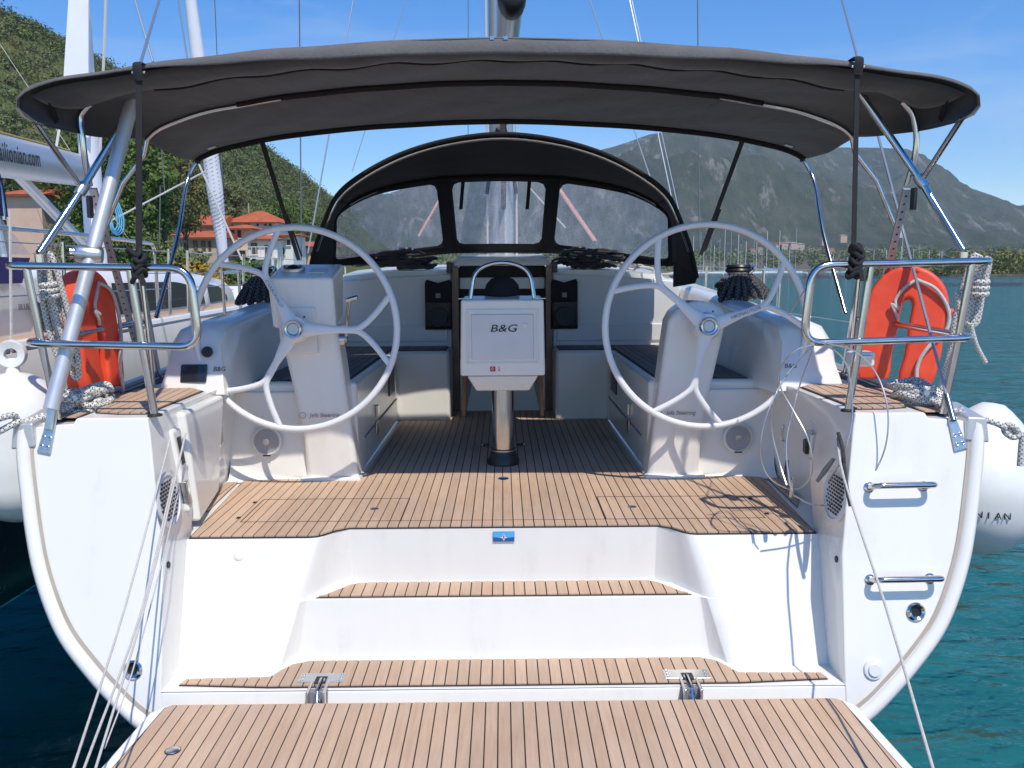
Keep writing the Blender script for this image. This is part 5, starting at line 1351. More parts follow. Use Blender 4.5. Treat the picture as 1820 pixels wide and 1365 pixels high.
# stern light on the starboard rail
sl = MB().box(1.63, 1.74, 3.90, 3.98, 1.60, 1.67).build('stern_light', 'plastic_white', yacht, bevel=0.012)
MB().box(1.65, 1.72, 3.89, 3.9, 1.615, 1.655).build('light_lens', 'stainless', sl, bevel=0.004)

def fender(loc, r, h, label, txt=None):
    t = thing('fender', label, 'fender', loc, 'white fenders between the hulls')
    prof_ = [(0, -h * 0.5)] + [(r * math.sin(a) , -h * 0.5 + r * (1 - math.cos(a)) * 0.9) for a in np.linspace(0.15, 1.57, 8)] + [(r, h * 0.10)] + [(r * math.cos(a) * 0.78 + r * 0.22 * (1 - a / 1.4), h * 0.12 + (h * 0.30) * math.sin(a)) for a in np.linspace(0.1, 1.4, 8)]
    rt = prof_[-1][0]
    prof_ += [(rt * 0.9, h * 0.46), (rt * 0.5, h * 0.5), (0, h * 0.5)]
    MB().lathe(prof_, loc, (0, 0, 1), n=40).build('body', 'fender_white', t, angle=70)
    e = Vector(loc) + Vector((0, 0, h * 0.5))
    ey = MB().lathe([(0.030, -0.02), (0.062, -0.028), (0.07, 0.0), (0.062, 0.028), (0.030, 0.02)], e + Vector((0, 0, 0.02)), (0.3, -1, 0), n=22, closed_prof=True).build('eyelet', 'fender_white', t)
    MB().tube([e + Vector((0, 0, 0.02)), e + Vector((0.02, 0.05, 0.7))], 0.007, 6).build('lanyard', 'rope_thin', t)
    if txt:
        text('printed_name', txt, 0.085, txt_at, (0.95, 0.3, 0), (0, 0, 1), 'ink', t, space=1.15)
    return t
fender(Vector((-2.35, 4.05, 1.25)), 0.235, 0.80, 'big white fender with a pierced eyelet hanging off the port quarter')
rf = Vector((2.37, 4.08, 1.0))
txt_at = rf + Vector((-0.03, -0.272, 0.0))
fr_ = thing('fender', 'big white fender with dark lettering off the starboard quarter', 'fender', rf, 'white fenders between the hulls')
prof_ = [(0, -0.36)] + [(0.305 * math.sin(a), -0.36 + 0.305 * (1 - math.cos(a))) for a in np.linspace(0.15, 1.57, 9)] + [(0.31, 0.0), (0.30, 0.06), (0.275, 0.13), (0.235, 0.20), (0.185, 0.27), (0.13, 0.33), (0.085, 0.37), (0.05, 0.395), (0, 0.40)]
MB().lathe(prof_, rf, (0.12, 0, 1), n=44).build('body', 'fender_white', fr_, angle=70)
for k, ch in enumerate('IONIAN'):
    a = R(-133 + 7.4 * k)
    dirv = Vector((math.cos(a), math.sin(a), 0)); p = rf + dirv * 0.309
    text('letter', ch, 0.046, p + Vector((0, 0, -0.09)), (-dirv.y, dirv.x, 0), (0, 0, 1), 'ink', fr_)

# braided ropes
def rope(name, pts, r, mat, label, cat='rope', group=None, closed=False, sub=5, n=10):
    o = MB().tube(spline(pts, sub, closed), r, n, closed=closed).build(name, mat)
    return tag(o, label, cat, group)
def hank(top, bottom, r, n, wid, mat, name, label, group=None, yj=0.03):
    """a rope coiled in long loops and hung from a rail"""
    mb = MB(); top, bottom = Vector(top), Vector(bottom)
    for k in range(n):
        ox = (k / (n - 1) - 0.5) * wid; oy = random.uniform(-yj, yj)
        t_ = top + Vector((ox * 0.8, oy, random.uniform(-0.02, 0.03))); b_ = bottom + Vector((ox * 1.1, oy, random.uniform(-0.05, 0.05)))
        m1 = t_.lerp(b_, 0.5)
        mb.tube(spline([t_ + Vector((0, 0, 0.01)), m1 + Vector((-0.022, -0.01, 0)), b_ + Vector((-0.01, 0, 0)), b_ + Vector((0.022, 0, -0.012)), m1 + Vector((0.026, 0.008, 0)), t_ + Vector((0.022, 0, 0.0))], 5, closed=True), r, 9, closed=True)
    mid = top.lerp(bottom, 0.22)
    for k in range(3):
        c = mid + Vector((0, 0, -0.026 * k))
        mb.tube(spline([c + Vector((wid * 0.55 * math.cos(a), (yj + 0.02) * math.sin(a), 0.008 * math.sin(a))) for a in np.linspace(0, 6.28, 9)[:-1]], 3, closed=True), r, 9, closed=True)
    return tag(mb.build(name, mat), label, 'rope', group)
hank(aY(80, 464, 3.78), aY(122, 640, 3.85), 0.0125, 4, 0.055, 'braid', 'rope_hank', 'black-flecked white rope coiled on the port stern rail', 'spare mooring ropes on the stern rails')
hk = hank(aY(1742, 474, 3.74), aY(1716, 585, 3.76), 0.0125, 4, 0.07, 'braid', 'rope_hank', 'black-flecked white rope coiled on the starboard stern rail with its end trailing', 'spare mooring ropes on the stern rails')
rope('rope_tail', [aY(1700, 520, 3.75), aY(1708, 590, 3.76), aY(1690, 620, 3.78), aY(1678, 660, 3.8), aY(1672, 690, 3.8)], 0.011, 'braid', 'flecked rope end hanging beside the starboard coil down to the deck')
rope('rope_tail', [aY(1725, 575, 3.72), aY(1735, 612, 3.72), aY(1752, 645, 3.72)], 0.010, 'braid', 'short flecked rope end dangling outboard of the starboard rail')
def heap(c, rx, ry, n, r, mat, name, label, group):
    mb = MB()
    for k in range(n):
        cc = Vector(c) + Vector((random.uniform(-.4, .4) * rx, random.uniform(-.4, .4) * ry, r + k * r * 0.55))
        q = random.uniform(0.55, 1.0)
        mb.tube(spline([cc + Vector((q * rx * math.cos(a), q * ry * math.sin(a), random.uniform(-r, r))) for a in np.linspace(0, 6.28, 10)[:-1]], 4, closed=True), r, 9, closed=True)
    return tag(mb.build(name, mat), label, 'rope', group)
heap((-1.96, 3.97, 1.41), 0.09, 0.13, 11, 0.0145, 'braid', 'rope_heap', 'black-flecked mooring rope heaped on the port stern cleat', 'mooring ropes made fast on the stern cleats')
heap((1.96, 3.97, 1.41), 0.09, 0.13, 11, 0.0145, 'braid', 'rope_heap', 'black-flecked mooring rope heaped on the starboard stern cleat', 'mooring ropes made fast on the stern cleats')
rope('stern_rope', [(-1.95, 3.9, 1.47), (-2.0, 3.72, 1.43), (-2.07, 3.62, 1.415), aY(28, 752, 3.58), aY(-40, 785, 3.45), aY(-140, 815, 3.2)], 0.0145, 'braid', 'flecked stern rope running out to the left over the port corner')
rope('stern_rope', [(-2.03, 3.70, 1.43), (-2.09, 3.61, 1.40), aY(22, 738, 3.57), aY(-50, 760, 3.4), aY(-140, 780, 3.2)], 0.0145, 'braid', 'upper flecked stern rope leaving over the port corner')
rope('stern_rope', [(1.95, 3.9, 1.47), (2.0, 3.72, 1.43), (2.09, 3.64, 1.40), aY(1770, 752, 3.6), aY(1793, 764, 3.6), aY(1803, 765, 3.6), aY(1816, 775, 3.6), aY(1815, 800, 3.6), aY(1813, 828, 3.6)], 0.0135, 'braid', 'flecked stern rope knotted beyond the starboard corner')
kn = MB(); kc = aY(1797, 766, 3.6)
for k in range(4): kn.tube(spline([kc + Vector((0.022 * math.cos(a + k), 0.02 * math.sin(a), 0.026 * math.sin(a + k * 0.8))) for a in np.linspace(0, 6.28, 8)[:-1]], 3, closed=True), 0.012, 8, closed=True)
tag(kn.build('rope_knot', 'braid'), 'knot in the flecked rope beyond the starboard corner', 'knot')

# thin gangway lines over the transom
wv_ = [((300, 790), (222, 1080), (128, 1372)), ((308, 850), (250, 1090), (147, 1372)), ((330, 770), (262, 1060), (168, 1372)), ((336, 915), (280, 1100), (172, 1360))]
names_ = ['leftmost of the thin lines crossing the port transom', 'second thin line crossing the port transom', 'third thin line crossing the port transom', 'rightmost thin line crossing the port transom']
for k, (a, m_, e) in enumerate(wv_[:3]):
    p0 = aX(a[0], a[1], -1.455) if k else aX(302, 782, -1.46)
    rope('gangway_line', [p0, aY(m_[0], m_[1], 3.1), aY(e[0], e[1], 2.35)], 0.0042, 'rope_thin', names_[k], 'line', 'thin lines over the port transom', sub=4, n=6)
p0 = aX(335, 900, -1.47)
rope('gangway_line', [aX(318, 870, -1.455), aY(285, 1010, 3.25), aY(235, 1195, 3.05), aY(186, 1330, 2.8)], 0.0028, 'rope_thin', names_[3], 'line', 'thin lines over the port transom', sub=4, n=6)
rope('gangway_line', [aX(1488, 772, 1.47), aY(1500, 850, 3.4), aY(1575, 1080, 3.0), aY(1660, 1372, 2.35)], 0.0052, 'rope_thin', 'thin taut line crossing the starboard transom past the grab handles', 'line', sub=4, n=7)
rope('strop', [aX(1490, 770, 1.462), aY(1498, 800, 3.52), aY(1502, 850, 3.48), aY(1512, 900, 3.44)], 0.009, 'rope_dark', 'dark covered end of the taut line at the starboard wall', 'line', n=8)
# slack wires hanging from the starboard rail in loops
wires = [
 ([(1448, 610), (1420, 640), (1390, 680), (1362, 740), (1352, 800), (1365, 845), (1400, 868), (1430, 862), (1444, 830), (1436, 780), (1410, 730), (1388, 690), (1386, 660), (1410, 625), (1446, 612)], 'steel loop hanging lowest from the starboard rail over the cockpit corner'),
 ([(1446, 615), (1420, 690), (1398, 780), (1402, 850), (1408, 872)], 'single steel wire hanging down from the starboard rail corner'),
 ([(1380, 690), (1372, 760), (1385, 820), (1398, 862)], 'short steel wire hanging beside the starboard wheel'),
 ([(1470, 610), (1520, 625), (1558, 665), (1578, 730), (1572, 800), (1540, 860), (1500, 890), (1450, 898), (1410, 880)], 'wide steel loop swinging out past the starboard stanchion'),
 ([(1460, 608), (1500, 640), (1514, 700), (1512, 760), (1494, 820), (1472, 855)], 'inner steel loop behind the starboard stanchion'),
]
for pts, lab in wires:
    rope('hanging_wire', [aY(x, y, 3.58 + 0.05 * math.sin(k * 1.3)) for k, (x, y) in enumerate(pts)], 0.0036, 'wire', lab, 'wire', 'slack wires on the starboard rail', sub=6, n=6)
rope('hanging_wire', [aY(1402, 560, 4.2), aY(1440, 500, 4.0), aY(1460, 470, 3.64)], 0.003, 'wire', 'thin lanyard tied round the starboard rail bend', 'wire', sub=4, n=6)
for (x, y) in ((1408, 872), (1398, 842)):
    c = aY(x, y, 3.6)
    tag(MB().tube([c + Vector((0, 0, 0.06)), c, c - Vector((0.005, 0, 0.03))], [0.008, 0.011, 0.009], 8).build('wire_terminal', 'rope_dark' if x == 1398 else 'stainless'), 'dark sleeved wire end above the sole' if x == 1398 else 'steel wire clip hanging above the sole', 'wire end')
c0, c1 = aY(1482, 815, 3.55), aY(1452, 856, 3.58)
tag(MB().tube([c0, c0.lerp(c1, 0.5), c1], [0.008, 0.012, 0.007], 8).build('turnbuckle', 'wire_dark'), 'dark rigging screw hanging at the starboard grille', 'rigging screw')

# ================================================================== water and land
tag(MB().poly([(-9000, -3000, 0), (9000, -3000, 0), (9000, 9000, 0), (-9000, 9000, 0)]).build('sea', 'sea', smooth=False), 'calm teal harbour water', None, None, 'structure')
tag(MB().poly([(-9000, -3000, -3.2), (9000, -3000, -3.2), (9000, 9000, -3.2), (-9000, 9000, -3.2)]).build('seabed', 'seabed', smooth=False), 'teal sea bed', None, None, 'structure')

def fbm(x, y, seed, oct=6, lac=2.0, gain=0.5, ridged=False):
    """value noise on numpy arrays"""
    r_ = np.random.default_rng(seed); tab = r_.random((256, 256))
    tot = np.zeros_like(x); amp = 1.0; fr = 1.0; norm = 0.0
    for o in range(oct):
        xi, yi = np.floor(x * fr).astype(int), np.floor(y * fr).astype(int)
        fx, fy_ = x * fr - xi, y * fr - yi
        fx, fy_ = fx * fx * (3 - 2 * fx), fy_ * fy_ * (3 - 2 * fy_)
        g = lambda a, c: tab[(a + 17 * o) % 256, (c + 31 * o) % 256]
        v = (g(xi, yi) * (1 - fx) + g(xi + 1, yi) * fx) * (1 - fy_) + (g(xi, yi + 1) * (1 - fx) + g(xi + 1, yi + 1) * fx) * fy_
        if ridged: v = 1 - np.abs(2 * v - 1)
        tot += v * amp; norm += amp; amp *= gain; fr *= lac
    return tot / norm
def gridmesh(name, X, Y, Z, mat, label, kind='structure'):
    h, w = X.shape
    vs = np.stack([X, Y, Z], -1).reshape(-1, 3)
    idx = np.arange(h * w).reshape(h, w)
    f = np.stack([idx[:-1, :-1], idx[:-1, 1:], idx[1:, 1:], idx[1:, :-1]], -1).reshape(-1, 4)
    me = bpy.data.meshes.new(name); me.from_pydata(vs.tolist(), [], f.tolist()); me.shade_smooth()
    me.materials.append(MATS[mat]); o = bpy.data.objects.new(name, me); col.objects.link(o)
    return tag(o, label, None, None, kind)

# far mountain across the bay
rp = [(-900, 300), (-300, 345), (300, 380), (560, 372), (690, 352), (800, 330), (900, 310), (1000, 290), (1090, 268), (1150, 248), (1240, 234), (1290, 239), (1360, 254), (1420, 266), (1480, 271), (1545, 272), (1600, 274), (1640, 294), (1700, 336), (1760, 356), (1820, 380), (1950, 410), (2300, 440), (3000, 450)]
pxs = np.linspace(-700, 2900, 620); tt = np.linspace(0, 1.35, 120)
PX, TT = np.meshgrid(pxs, tt)
ridge_y = np.interp(PX, [p[0] for p in rp], [p[1] for p in rp])
RDIST = 2500.0
hgt = (482.0 - ridge_y) / 1500.0 * RDIST + 2
D = 950 + (RDIST - 950) * TT
Xw = D * (PX - 893.5) / 1500.0; Yw = D
prof_t = np.where(TT <= 1, np.clip(TT, 0, 1) ** 1.15, 1 - (TT - 1) * 1.4)
nz = fbm(Xw / 420 + 30, Yw / 420 + 9, 3, 7, ridged=True) - 0.55
nz2 = fbm(Xw / 90 + 3, Yw / 90 + 1, 5, 5) - 0.5
Zw = hgt * prof_t + (nz * 240 * np.sin(np.clip(TT, 0, 1) * math.pi) ** 0.9 + nz2 * 34 * np.clip(TT * 3, 0, 1) * np.clip((1.0 - TT) * 6 + 0.06, 0.06, 1)) * np.clip(hgt / 250, 0.15, 1)
Zw = np.where(TT < 0.002, -3, Zw)
gridmesh('mountain', Xw, Yw, Zw, 'mountain', 'grey-green scrubby mountain across the bay')

# near hillside to port
ry = np.array([20, 100, 180, 215, 255, 290, 320, 350, 375, 400, 440]); rx = np.array([-260, -210, -165, -134, -112, -97, -86, -74, -62, -50, -40])
rh = np.array([110, 96, 80, 68, 57, 49, 42, 32, 21, 9, 1])
SHX = -38.0
ys = np.linspace(25, 430, 170); ds = np.linspace(0, 1.6, 110)
YY, DD = np.meshgrid(ys, ds)
xr = np.interp(YY, ry, rx); hr_ = np.interp(YY, ry, rh)
def shore(y): return SHX - 0.02 * y + 2.0 * np.sin(y / 31.0)
XX = shore(YY) + (xr - shore(YY)) * DD
smo = lambda t: np.clip(t, 0, 1) ** 2 * (3 - 2 * np.clip(t, 0, 1))
def hill_h(x, y):
    s_ = shore(y); xr_ = np.interp(y, ry, rx); h_ = np.interp(y, ry, rh)
    t = (s_ - x) / np.maximum(1e-3, s_ - xr_)
    base = 1.0 + h_ * (0.10 * np.clip(t * 2.5, 0, 1) + 0.90 * smo((t - 0.10) / 0.90)) - np.clip(t - 1, 0, 2) * h_ * 0.25
    return base + (fbm(x / 22 + 50, y / 22 + 50, 8, 4) - 0.5) * 5.0 * np.clip(t * 2, 0, 1)
ZZ = hill_h(XX, YY); ZZ[0, :] = -1.0
gridmesh('hillside', XX, YY, ZZ, 'hill_soil', 'wooded hillside rising to port')
# scrub and trees that read as one mass on the slope
n = 5600
yb = rng.uniform(60, 415, n); tb = rng.uniform(0.16, 1.12, n) ** 0.9
xb = shore(yb) + (np.interp(yb, ry, rx) - shore(yb)) * tb
keep = (np.abs(xb / yb) < 0.85) & (xb / yb < -0.17)
xb, yb = xb[keep], yb[keep]
zb_ = hill_h(xb, yb)
sel = rng.random(len(xb))
for nm, mt, lo, hi, sz in (('hillside_scrub', 'leaf_scrub', 0.0, 0.46, 0.95), ('hillside_scrub', 'leaf_olive', 0.46, 0.80, 0.85), ('hillside_scrub', 'leaf_dark', 0.80, 0.92, 0.95), ('hillside_scrub', 'leaf_rust', 0.92, 1.0, 0.85)):
    k = (sel >= lo) & (sel < hi)
    c = np.stack([xb[k], yb[k], zb_[k] + 0.9], -1)
    rad = np.clip(rng.lognormal(0.62, 0.38, k.sum()), 0.9, 4.6)
    o = leaves(nm, mt, None, c, rad, 95, sz * 0.62, flat=0.85)
    tag(o, {'leaf_scrub': 'mid-green scrub covering the hillside', 'leaf_olive': 'pale olive scrub covering the hillside', 'leaf_dark': 'dark evergreen scrub covering the hillside', 'leaf_rust': 'brownish scrub scattered over the hillside'}[mt], 'scrub', None, 'stuff')
# quay along the port shore
yq = np.linspace(20, 420, 40)
q = MB()
q.loft([[(shore(y) + 3.5, y, -1) for y in yq], [(shore(y) + 3.5, y, 0.9) for y in yq], [(shore(y) - 5, y, 0.95) for y in yq]], closed=False, cap=False)
tag(q.build('quay', 'quay'), 'pale quay along the port shore', None, None, 'structure')

# unseen quay added aft of the swim platform to bounce warm light astern
mq = MB().box(-60, 60, -45, 1.55, -1.0, 0.45).build('bounce_quay', 'quay', bevel=0.03)
tag(mq, 'unseen pale quay added astern of the yacht to bounce light', None, None, 'structure')

def tree(px, base_py_z, Y, h, w, mat, label, group, trunk_h=0.4, n_blobs=18, per=330, size=0.24, conical=False):
    b = aY(px, 470, Y); b.z = base_py_z
    t = thing('broadleaf_tree' if not conical else 'cypress_tree', label, 'tree', b, group)
    r0 = 0.10 + 0.018 * h
    lean = Vector((random.uniform(-.05, .05), random.uniform(-.05, .05), 1))
    tr = MB(); top_ = b + lean * h * 0.8
    tr.tube(spline([b - Vector((0, 0, 0.3)), b + lean * h * 0.3 + Vector((0.1, 0, 0)), b + lean * h * 0.55, top_], 4), [r0 * (1 - 0.85 * k / 12) for k in range(13)], 8)
    cs, rs = [], []
    for k in range(n_blobs):
        u = (k + 0.5) / n_blobs
        zz = trunk_h * h + (h * (1 - trunk_h)) * u * 0.93
        if conical: rad = w * (1.05 - u) * 0.5 + 0.25; off = rad * 0.5
        else: rad = w * random.uniform(0.18, 0.30); off = w * 0.5 * math.sqrt(max(0.05, 1 - (2 * u - 0.85) ** 2)) * random.uniform(0.35, 0.95)
        a = k * 2.4 + random.random()
        c = b + Vector((math.cos(a) * off, math.sin(a) * off, zz))
        cs.append(c[:]); rs.append(rad)
        if k % 2 == 0: tr.tube([b + lean * max(h * 0.2, zz - h * 0.2), c], [r0 * 0.35, r0 * 0.08], 5)
    tr.build('trunk', 'bark', t)
    leaves('crown', mat, t, cs, rs, per, size)
    return t
TG = 'trees behind the quay'
tree(222, 1.5, 58, 11.5, 6.0, 'leaf_dark', 'dark bushy tree left of the black strap behind the quay', TG)
tree(170, 1.5, 62, 10.5, 6.5, 'leaf_green', 'fresh green tree behind the neighbouring yacht mast', TG)
tree(118, 1.5, 66, 9.5, 6.0, 'leaf_dark', 'dark tree right of the pink house', TG)
tree(292, 1.5, 60, 10.8, 6.2, 'leaf_rust', 'tall brownish-green tree left of the red-roofed houses', TG, n_blobs=24)
tree(330, 2.0, 66, 8.8, 4.5, 'leaf_rust', 'thin brownish tree in front of the small red roof', TG, per=180)
tree(262, 1.5, 54, 8.8, 5.0, 'leaf_green', 'green leafy tree below the brownish one', TG)
tree(205, 1.2, 50, 4.2, 6.0, 'leaf_green', 'low green bush at the quay beside the silver tube', TG, trunk_h=0.12)
tree(312, 1.0, 52, 2.6, 3.2, 'leaf_olive', 'grey-green olive at the foot of the white house', TG, trunk_h=0.15)
tree(350, 0.6, 40, 1.45, 3.8, 'leaf_gold', 'golden flowering bush behind the port stanchions', TG, trunk_h=0.08, n_blobs=14)
tree(300, 0.8, 42, 1.3, 3.0, 'leaf_green', 'small green bush left of the golden one', TG, trunk_h=0.08, n_blobs=10)
tree(440, 0.8, 48, 1.6, 3.2, 'leaf_green', 'green bush below the balcony of the apricot house', TG, trunk_h=0.1)
tree(410, 6.0, 92, 5.5, 4.2, 'leaf_olive', 'pale tree growing between the two red-roofed houses', TG)
tree(505, 4.0, 105, 7.0, 7.0, 'leaf_green', 'round green tree behind the hip-roofed house', TG)
tree(545, 4.0, 115, 6.5, 6.5, 'leaf_scrub', 'scrubby tree right of the hip-roofed house', TG)
tree(30, 2.0, 70, 10.5, 8.0, 'leaf_dark', 'dark tree at the far left behind the boom', TG)

# ------------------------------------------------------------------ houses above the quay
def house(px0, px1, py_eave, py_base, Y, depth, wall, label, roof='hip', py_ridge=None, wins=(), balcony=None, extra=None):
    a, c = aY(px0, py_eave, Y), aY(px1, py_eave, Y)
    x0, x1, ze = a.x, c.x, a.z
    zb = aY(px0, py_base, Y).z
    t = thing('house', label, 'house', ((x0 + x1) / 2, Y, zb), 'houses on the hillside')
    MB().box(x0, x1, Y, Y + depth, zb - 3, ze).build('wall', wall, t, smooth=False)
    zr = aY(893, py_ridge, Y + depth / 2).z if py_ridge else ze + 1.6
    o = 0.45; xm = (x0 + x1) / 2; hw = (x1 - x0) * (0.06 if roof == 'hip' else 0.5)
    e = [(x0 - o, Y - o, ze), (x1 + o, Y - o, ze), (x1 + o, Y + depth + o, ze), (x0 - o, Y + depth + o, ze)]
    rd = [(xm - hw, Y + depth / 2, zr), (xm + hw, Y + depth / 2, zr)] if roof == 'hip' else [(x0 - o, Y + depth / 2, zr), (x1 + o, Y + depth / 2, zr)]
    m_ = MB().add(e + rd, [(0, 1, 5, 4), (1, 2, 5), (2, 3, 4, 5), (3, 0, 4), (3, 2, 1, 0)])
    ro = m_.build('roof', 'rooftile', t, smooth=False)
    MB().box(x0 - o, x1 + o, Y - o - 0.02, Y - o + 0.04, ze - 0.16, ze - 0.005).build('eaves_board', 'timber_far', ro, smooth=False)
    for (wx0, wx1, wy0, wy1) in wins:
        p, r_ = aY(wx0, wy0, Y), aY(wx1, wy1, Y)
        w_ = MB().box(p.x, r_.x, Y - 0.06, Y + 0.1, r_.z, p.z).build('window', 'timber_far', t, smooth=False)
        MB().box(p.x + 0.08, r_.x - 0.08, Y - 0.075, Y + 0.1, r_.z + 0.08, p.z - 0.08).build('pane', 'pane_far', w_, smooth=False)
        MB().box(p.x - 0.08, r_.x + 0.08, Y - 0.16, Y - 0.06, r_.z - 0.08, r_.z - 0.002).build('sill', 'stucco_white', w_, smooth=False)
    if balcony:
        bx0, bx1, by = balcony
        p, r_ = aY(bx0, by, Y - 1.4), aY(bx1, by, Y - 1.4)
        bo = MB().box(p.x, r_.x, Y - 1.4, Y - 0.002, p.z - 0.16, p.z).build('balcony', 'stucco_white', t, smooth=False)
        rl = MB()
        nb = max(4, int((r_.x - p.x) / 0.35))
        for k in range(nb + 1):
            xx = p.x + (r_.x - p.x) * k / nb; rl.box(xx - 0.02, xx + 0.02, Y - 1.38, Y - 1.34, p.z, p.z + 0.9)
        rl.box(p.x, r_.x, Y - 1.39, Y - 1.33, p.z + 0.9, p.z + 0.96)
        rl.build('railing', 'stucco_white', bo, smooth=False)
        for xx in (p.x + 0.1, r_.x - 0.1):
            MB().box(xx - 0.1, xx + 0.1, Y - 1.38, Y - 1.18, zb - 2, p.z - 0.16).build('balcony_post', 'stucco_white', bo, smooth=False)
    return t, ro
h1, r1 = house(402, 488, 395, 470, 88, 8, 'stucco_white', 'large white house with an orange hipped roof and a finial', py_ridge=373, wins=((434, 444, 397, 406), (456, 460, 397, 402), (470, 474, 397, 402), (478, 483, 397, 402), (444, 462, 428, 455), (466, 482, 430, 452)), balcony=(440, 492, 462))
p = aY(442, 373, 92); MB().tube([p - Vector((0, 0, 0.3)), p + Vector((0, 0, 0.7))], 0.06, 6).build('finial', 'stucco_ochre', r1)
house(399, 442, 406, 472, 80, 6, 'stucco_apricot', 'apricot house front with tall windows below the hipped roof', py_ridge=397, wins=((408, 418, 408, 436), (422, 430, 408, 440), (404, 412, 452, 466)), balcony=(402, 440, 442))
house(440, 492, 425, 474, 76, 5, 'stucco_white', 'low white house with an apricot cornice beside the wheel rim', py_ridge=416, wins=((446, 458, 432, 452), (470, 484, 436, 456)), balcony=(440, 486, 458))
house(338, 382, 400, 470, 84, 7, 'stucco_ochre', 'ochre house with a red gabled roof left of the furled sail', roof='gable', py_ridge=381, wins=((342, 348, 410, 420), (356, 364, 410, 422)))
house(330, 384, 422, 474, 74, 5, 'stucco_ochre', 'small house with a red lean-to roof and timber posts', roof='gable', py_ridge=408, wins=((344, 352, 428, 448), (358, 366, 428, 448), (370, 376, 428, 448)))
house(310, 340, 418, 474, 78, 5, 'stucco_white', 'white gable house partly hidden by an olive tree', roof='gable', py_ridge=412)
house(495, 520, 418, 474, 78, 5, 'stucco_white', 'narrow white house right of the wheel spoke', roof='gable', py_ridge=414, wins=((500, 506, 440, 452), (510, 516, 426, 436)))
house(528, 580, 438, 474, 84, 6, 'stucco_apricot', 'apricot house with a terracotta roof beside the spray hood', roof='gable', py_ridge=428, wins=((536, 544, 448, 462), (552, 558, 448, 462), (566, 572, 448, 462)))
house(8, 72, 346, 440, 60, 6, 'stucco_pink', 'pink house behind the blue canopy at the far left', roof='gable', py_ridge=334)
house(76, 108, 372, 440, 66, 6, 'stucco_pink', 'terracotta-roofed house behind the gas strut of the boom', roof='gable', py_ridge=350)

# ------------------------------------------------------------------ the yacht moored to port
NX = -4.75
ny = thing('neighbour_yacht', 'white yacht moored to port with grey boom and navy canopy', 'yacht', (NX, 5.5, 0))
nhalf = [(2.12, 1.62), (2.15, 1.5), (2.15, 1.2), (2.10, 0.9), (2.0, 0.55), (1.85, 0.25), (1.55, 0.0), (1.0, -0.2), (0.5, -0.28), (0.0, -0.3)]
nr = hull_rings(nhalf, 3.6, 17.0, 20, 2.2, 0.15, cx=NX, rake=0.1, z0=1.62)
MB().loft(nr, closed=False, cap=False).build('hull', 'gelcoat', ny, angle=60)
MB().poly([p for p in nr[0]]).build('transom', 'gelcoat', ny)
bt = [[(NX + (x - NX) * 1.004, y, z) for (x, y, z) in [r_[5], r_[6], r_[7]]] for r_ in nr]
bt = [[(NX + (p[0] - NX) * 1.005, p[1], p[2]) for p in (r_[3], r_[4], r_[5], r_[6])] for r_ in nr]
MB().loft(bt, closed=False, cap=False).build('boot_stripe', 'hull_navy', ny)
bt = [[(NX + (p[0] - NX) * 1.006, p[1], p[2]) for p in (Vector(r_[2]).lerp(Vector(r_[3]), 0.35), Vector(r_[2]).lerp(Vector(r_[3]), 0.5))] for r_ in nr]
MB().loft(bt, closed=False, cap=False).build('cove_stripe', 'hull_navy', ny)
def nh(y):
    t = (y - 3.6) / 13.4
    return 2.12 * min(2.2 / 2.15, (1 + 0.16 * t) * math.sqrt(max(0.0, 1 - t ** 2.6)))
yy = [3.7, 5, 6.5, 8, 10, 12, 14, 16]
for s in (-1, 1):
    MB().loft([[(NX + s * (nh(y) - 0.03), y, 1.61 + 0.01 * (y - 3.7)) for y in yy], [(NX + s * max(0.05, nh(y) - 0.75), y, 1.62 + 0.01 * (y - 3.7)) for y in yy]], closed=False, cap=False).build('side_deck', 'teak', ny, solid=0.01)
    MB().tube([(NX + s * (nh(y) - 0.03), y, 1.65 + 0.01 * (y - 3.7)) for y in yy], 0.035, 8).build('toe_rail', 'gelcoat', ny)
    for k, y in enumerate((4.0, 5.2, 6.8, 7.2, 8.8, 10.6, 12.6)):
        MB().tube([(NX + s * (nh(y) - 0.08), y, 1.62), (NX + s * (nh(y) - 0.06), y, 2.24)], 0.0125, 8).build('stanchion', 'stainless', ny)
    for zz in (2.22, 1.93):
        MB().tube([(NX + s * (nh(y) - 0.06), y, zz) for y in (3.9, 5.2, 6.8)], 0.004, 5).build('lifeline', 'wire', ny)
        MB().tube([(NX + s * (nh(y) - 0.06), y, zz) for y in (7.2, 8.8, 10.6, 12.6)], 0.004, 5).build('lifeline', 'wire', ny)
    MB().tube(fillet([(NX + s * 2.0, 6.8, 1.7), (NX + s * 2.0, 6.8, 2.28), (NX + s * 2.02, 5.6, 2.30), (NX + s * 2.02, 4.2, 2.30)], 0.1), 0.014, 8).build('side_rail', 'stainless', ny)
MB().box(NX - 1.5, NX + 1.5, 3.65, 6.6, 1.2, 1.63).build('cockpit_block', 'gelcoat', ny, smooth=False)
sec2 = lambda y, w, h: [(NX - w, y, 1.58), (NX - w * 0.96, y, h - 0.18), (NX - w * 0.85, y, h - 0.05), (NX, y, h), (NX + w * 0.85, y, h - 0.05), (NX + w * 0.96, y, h - 0.18), (NX + w, y, 1.58)]
MB().loft([sec2(5.6, 1.50, 2.02), sec2(7.0, 1.50, 2.14), sec2(9.5, 1.36, 2.13), sec2(11.8, 1.05, 2.0), sec2(13.4, 0.6, 1.68)]).build('coachroof', 'gelcoat', ny, angle=50)
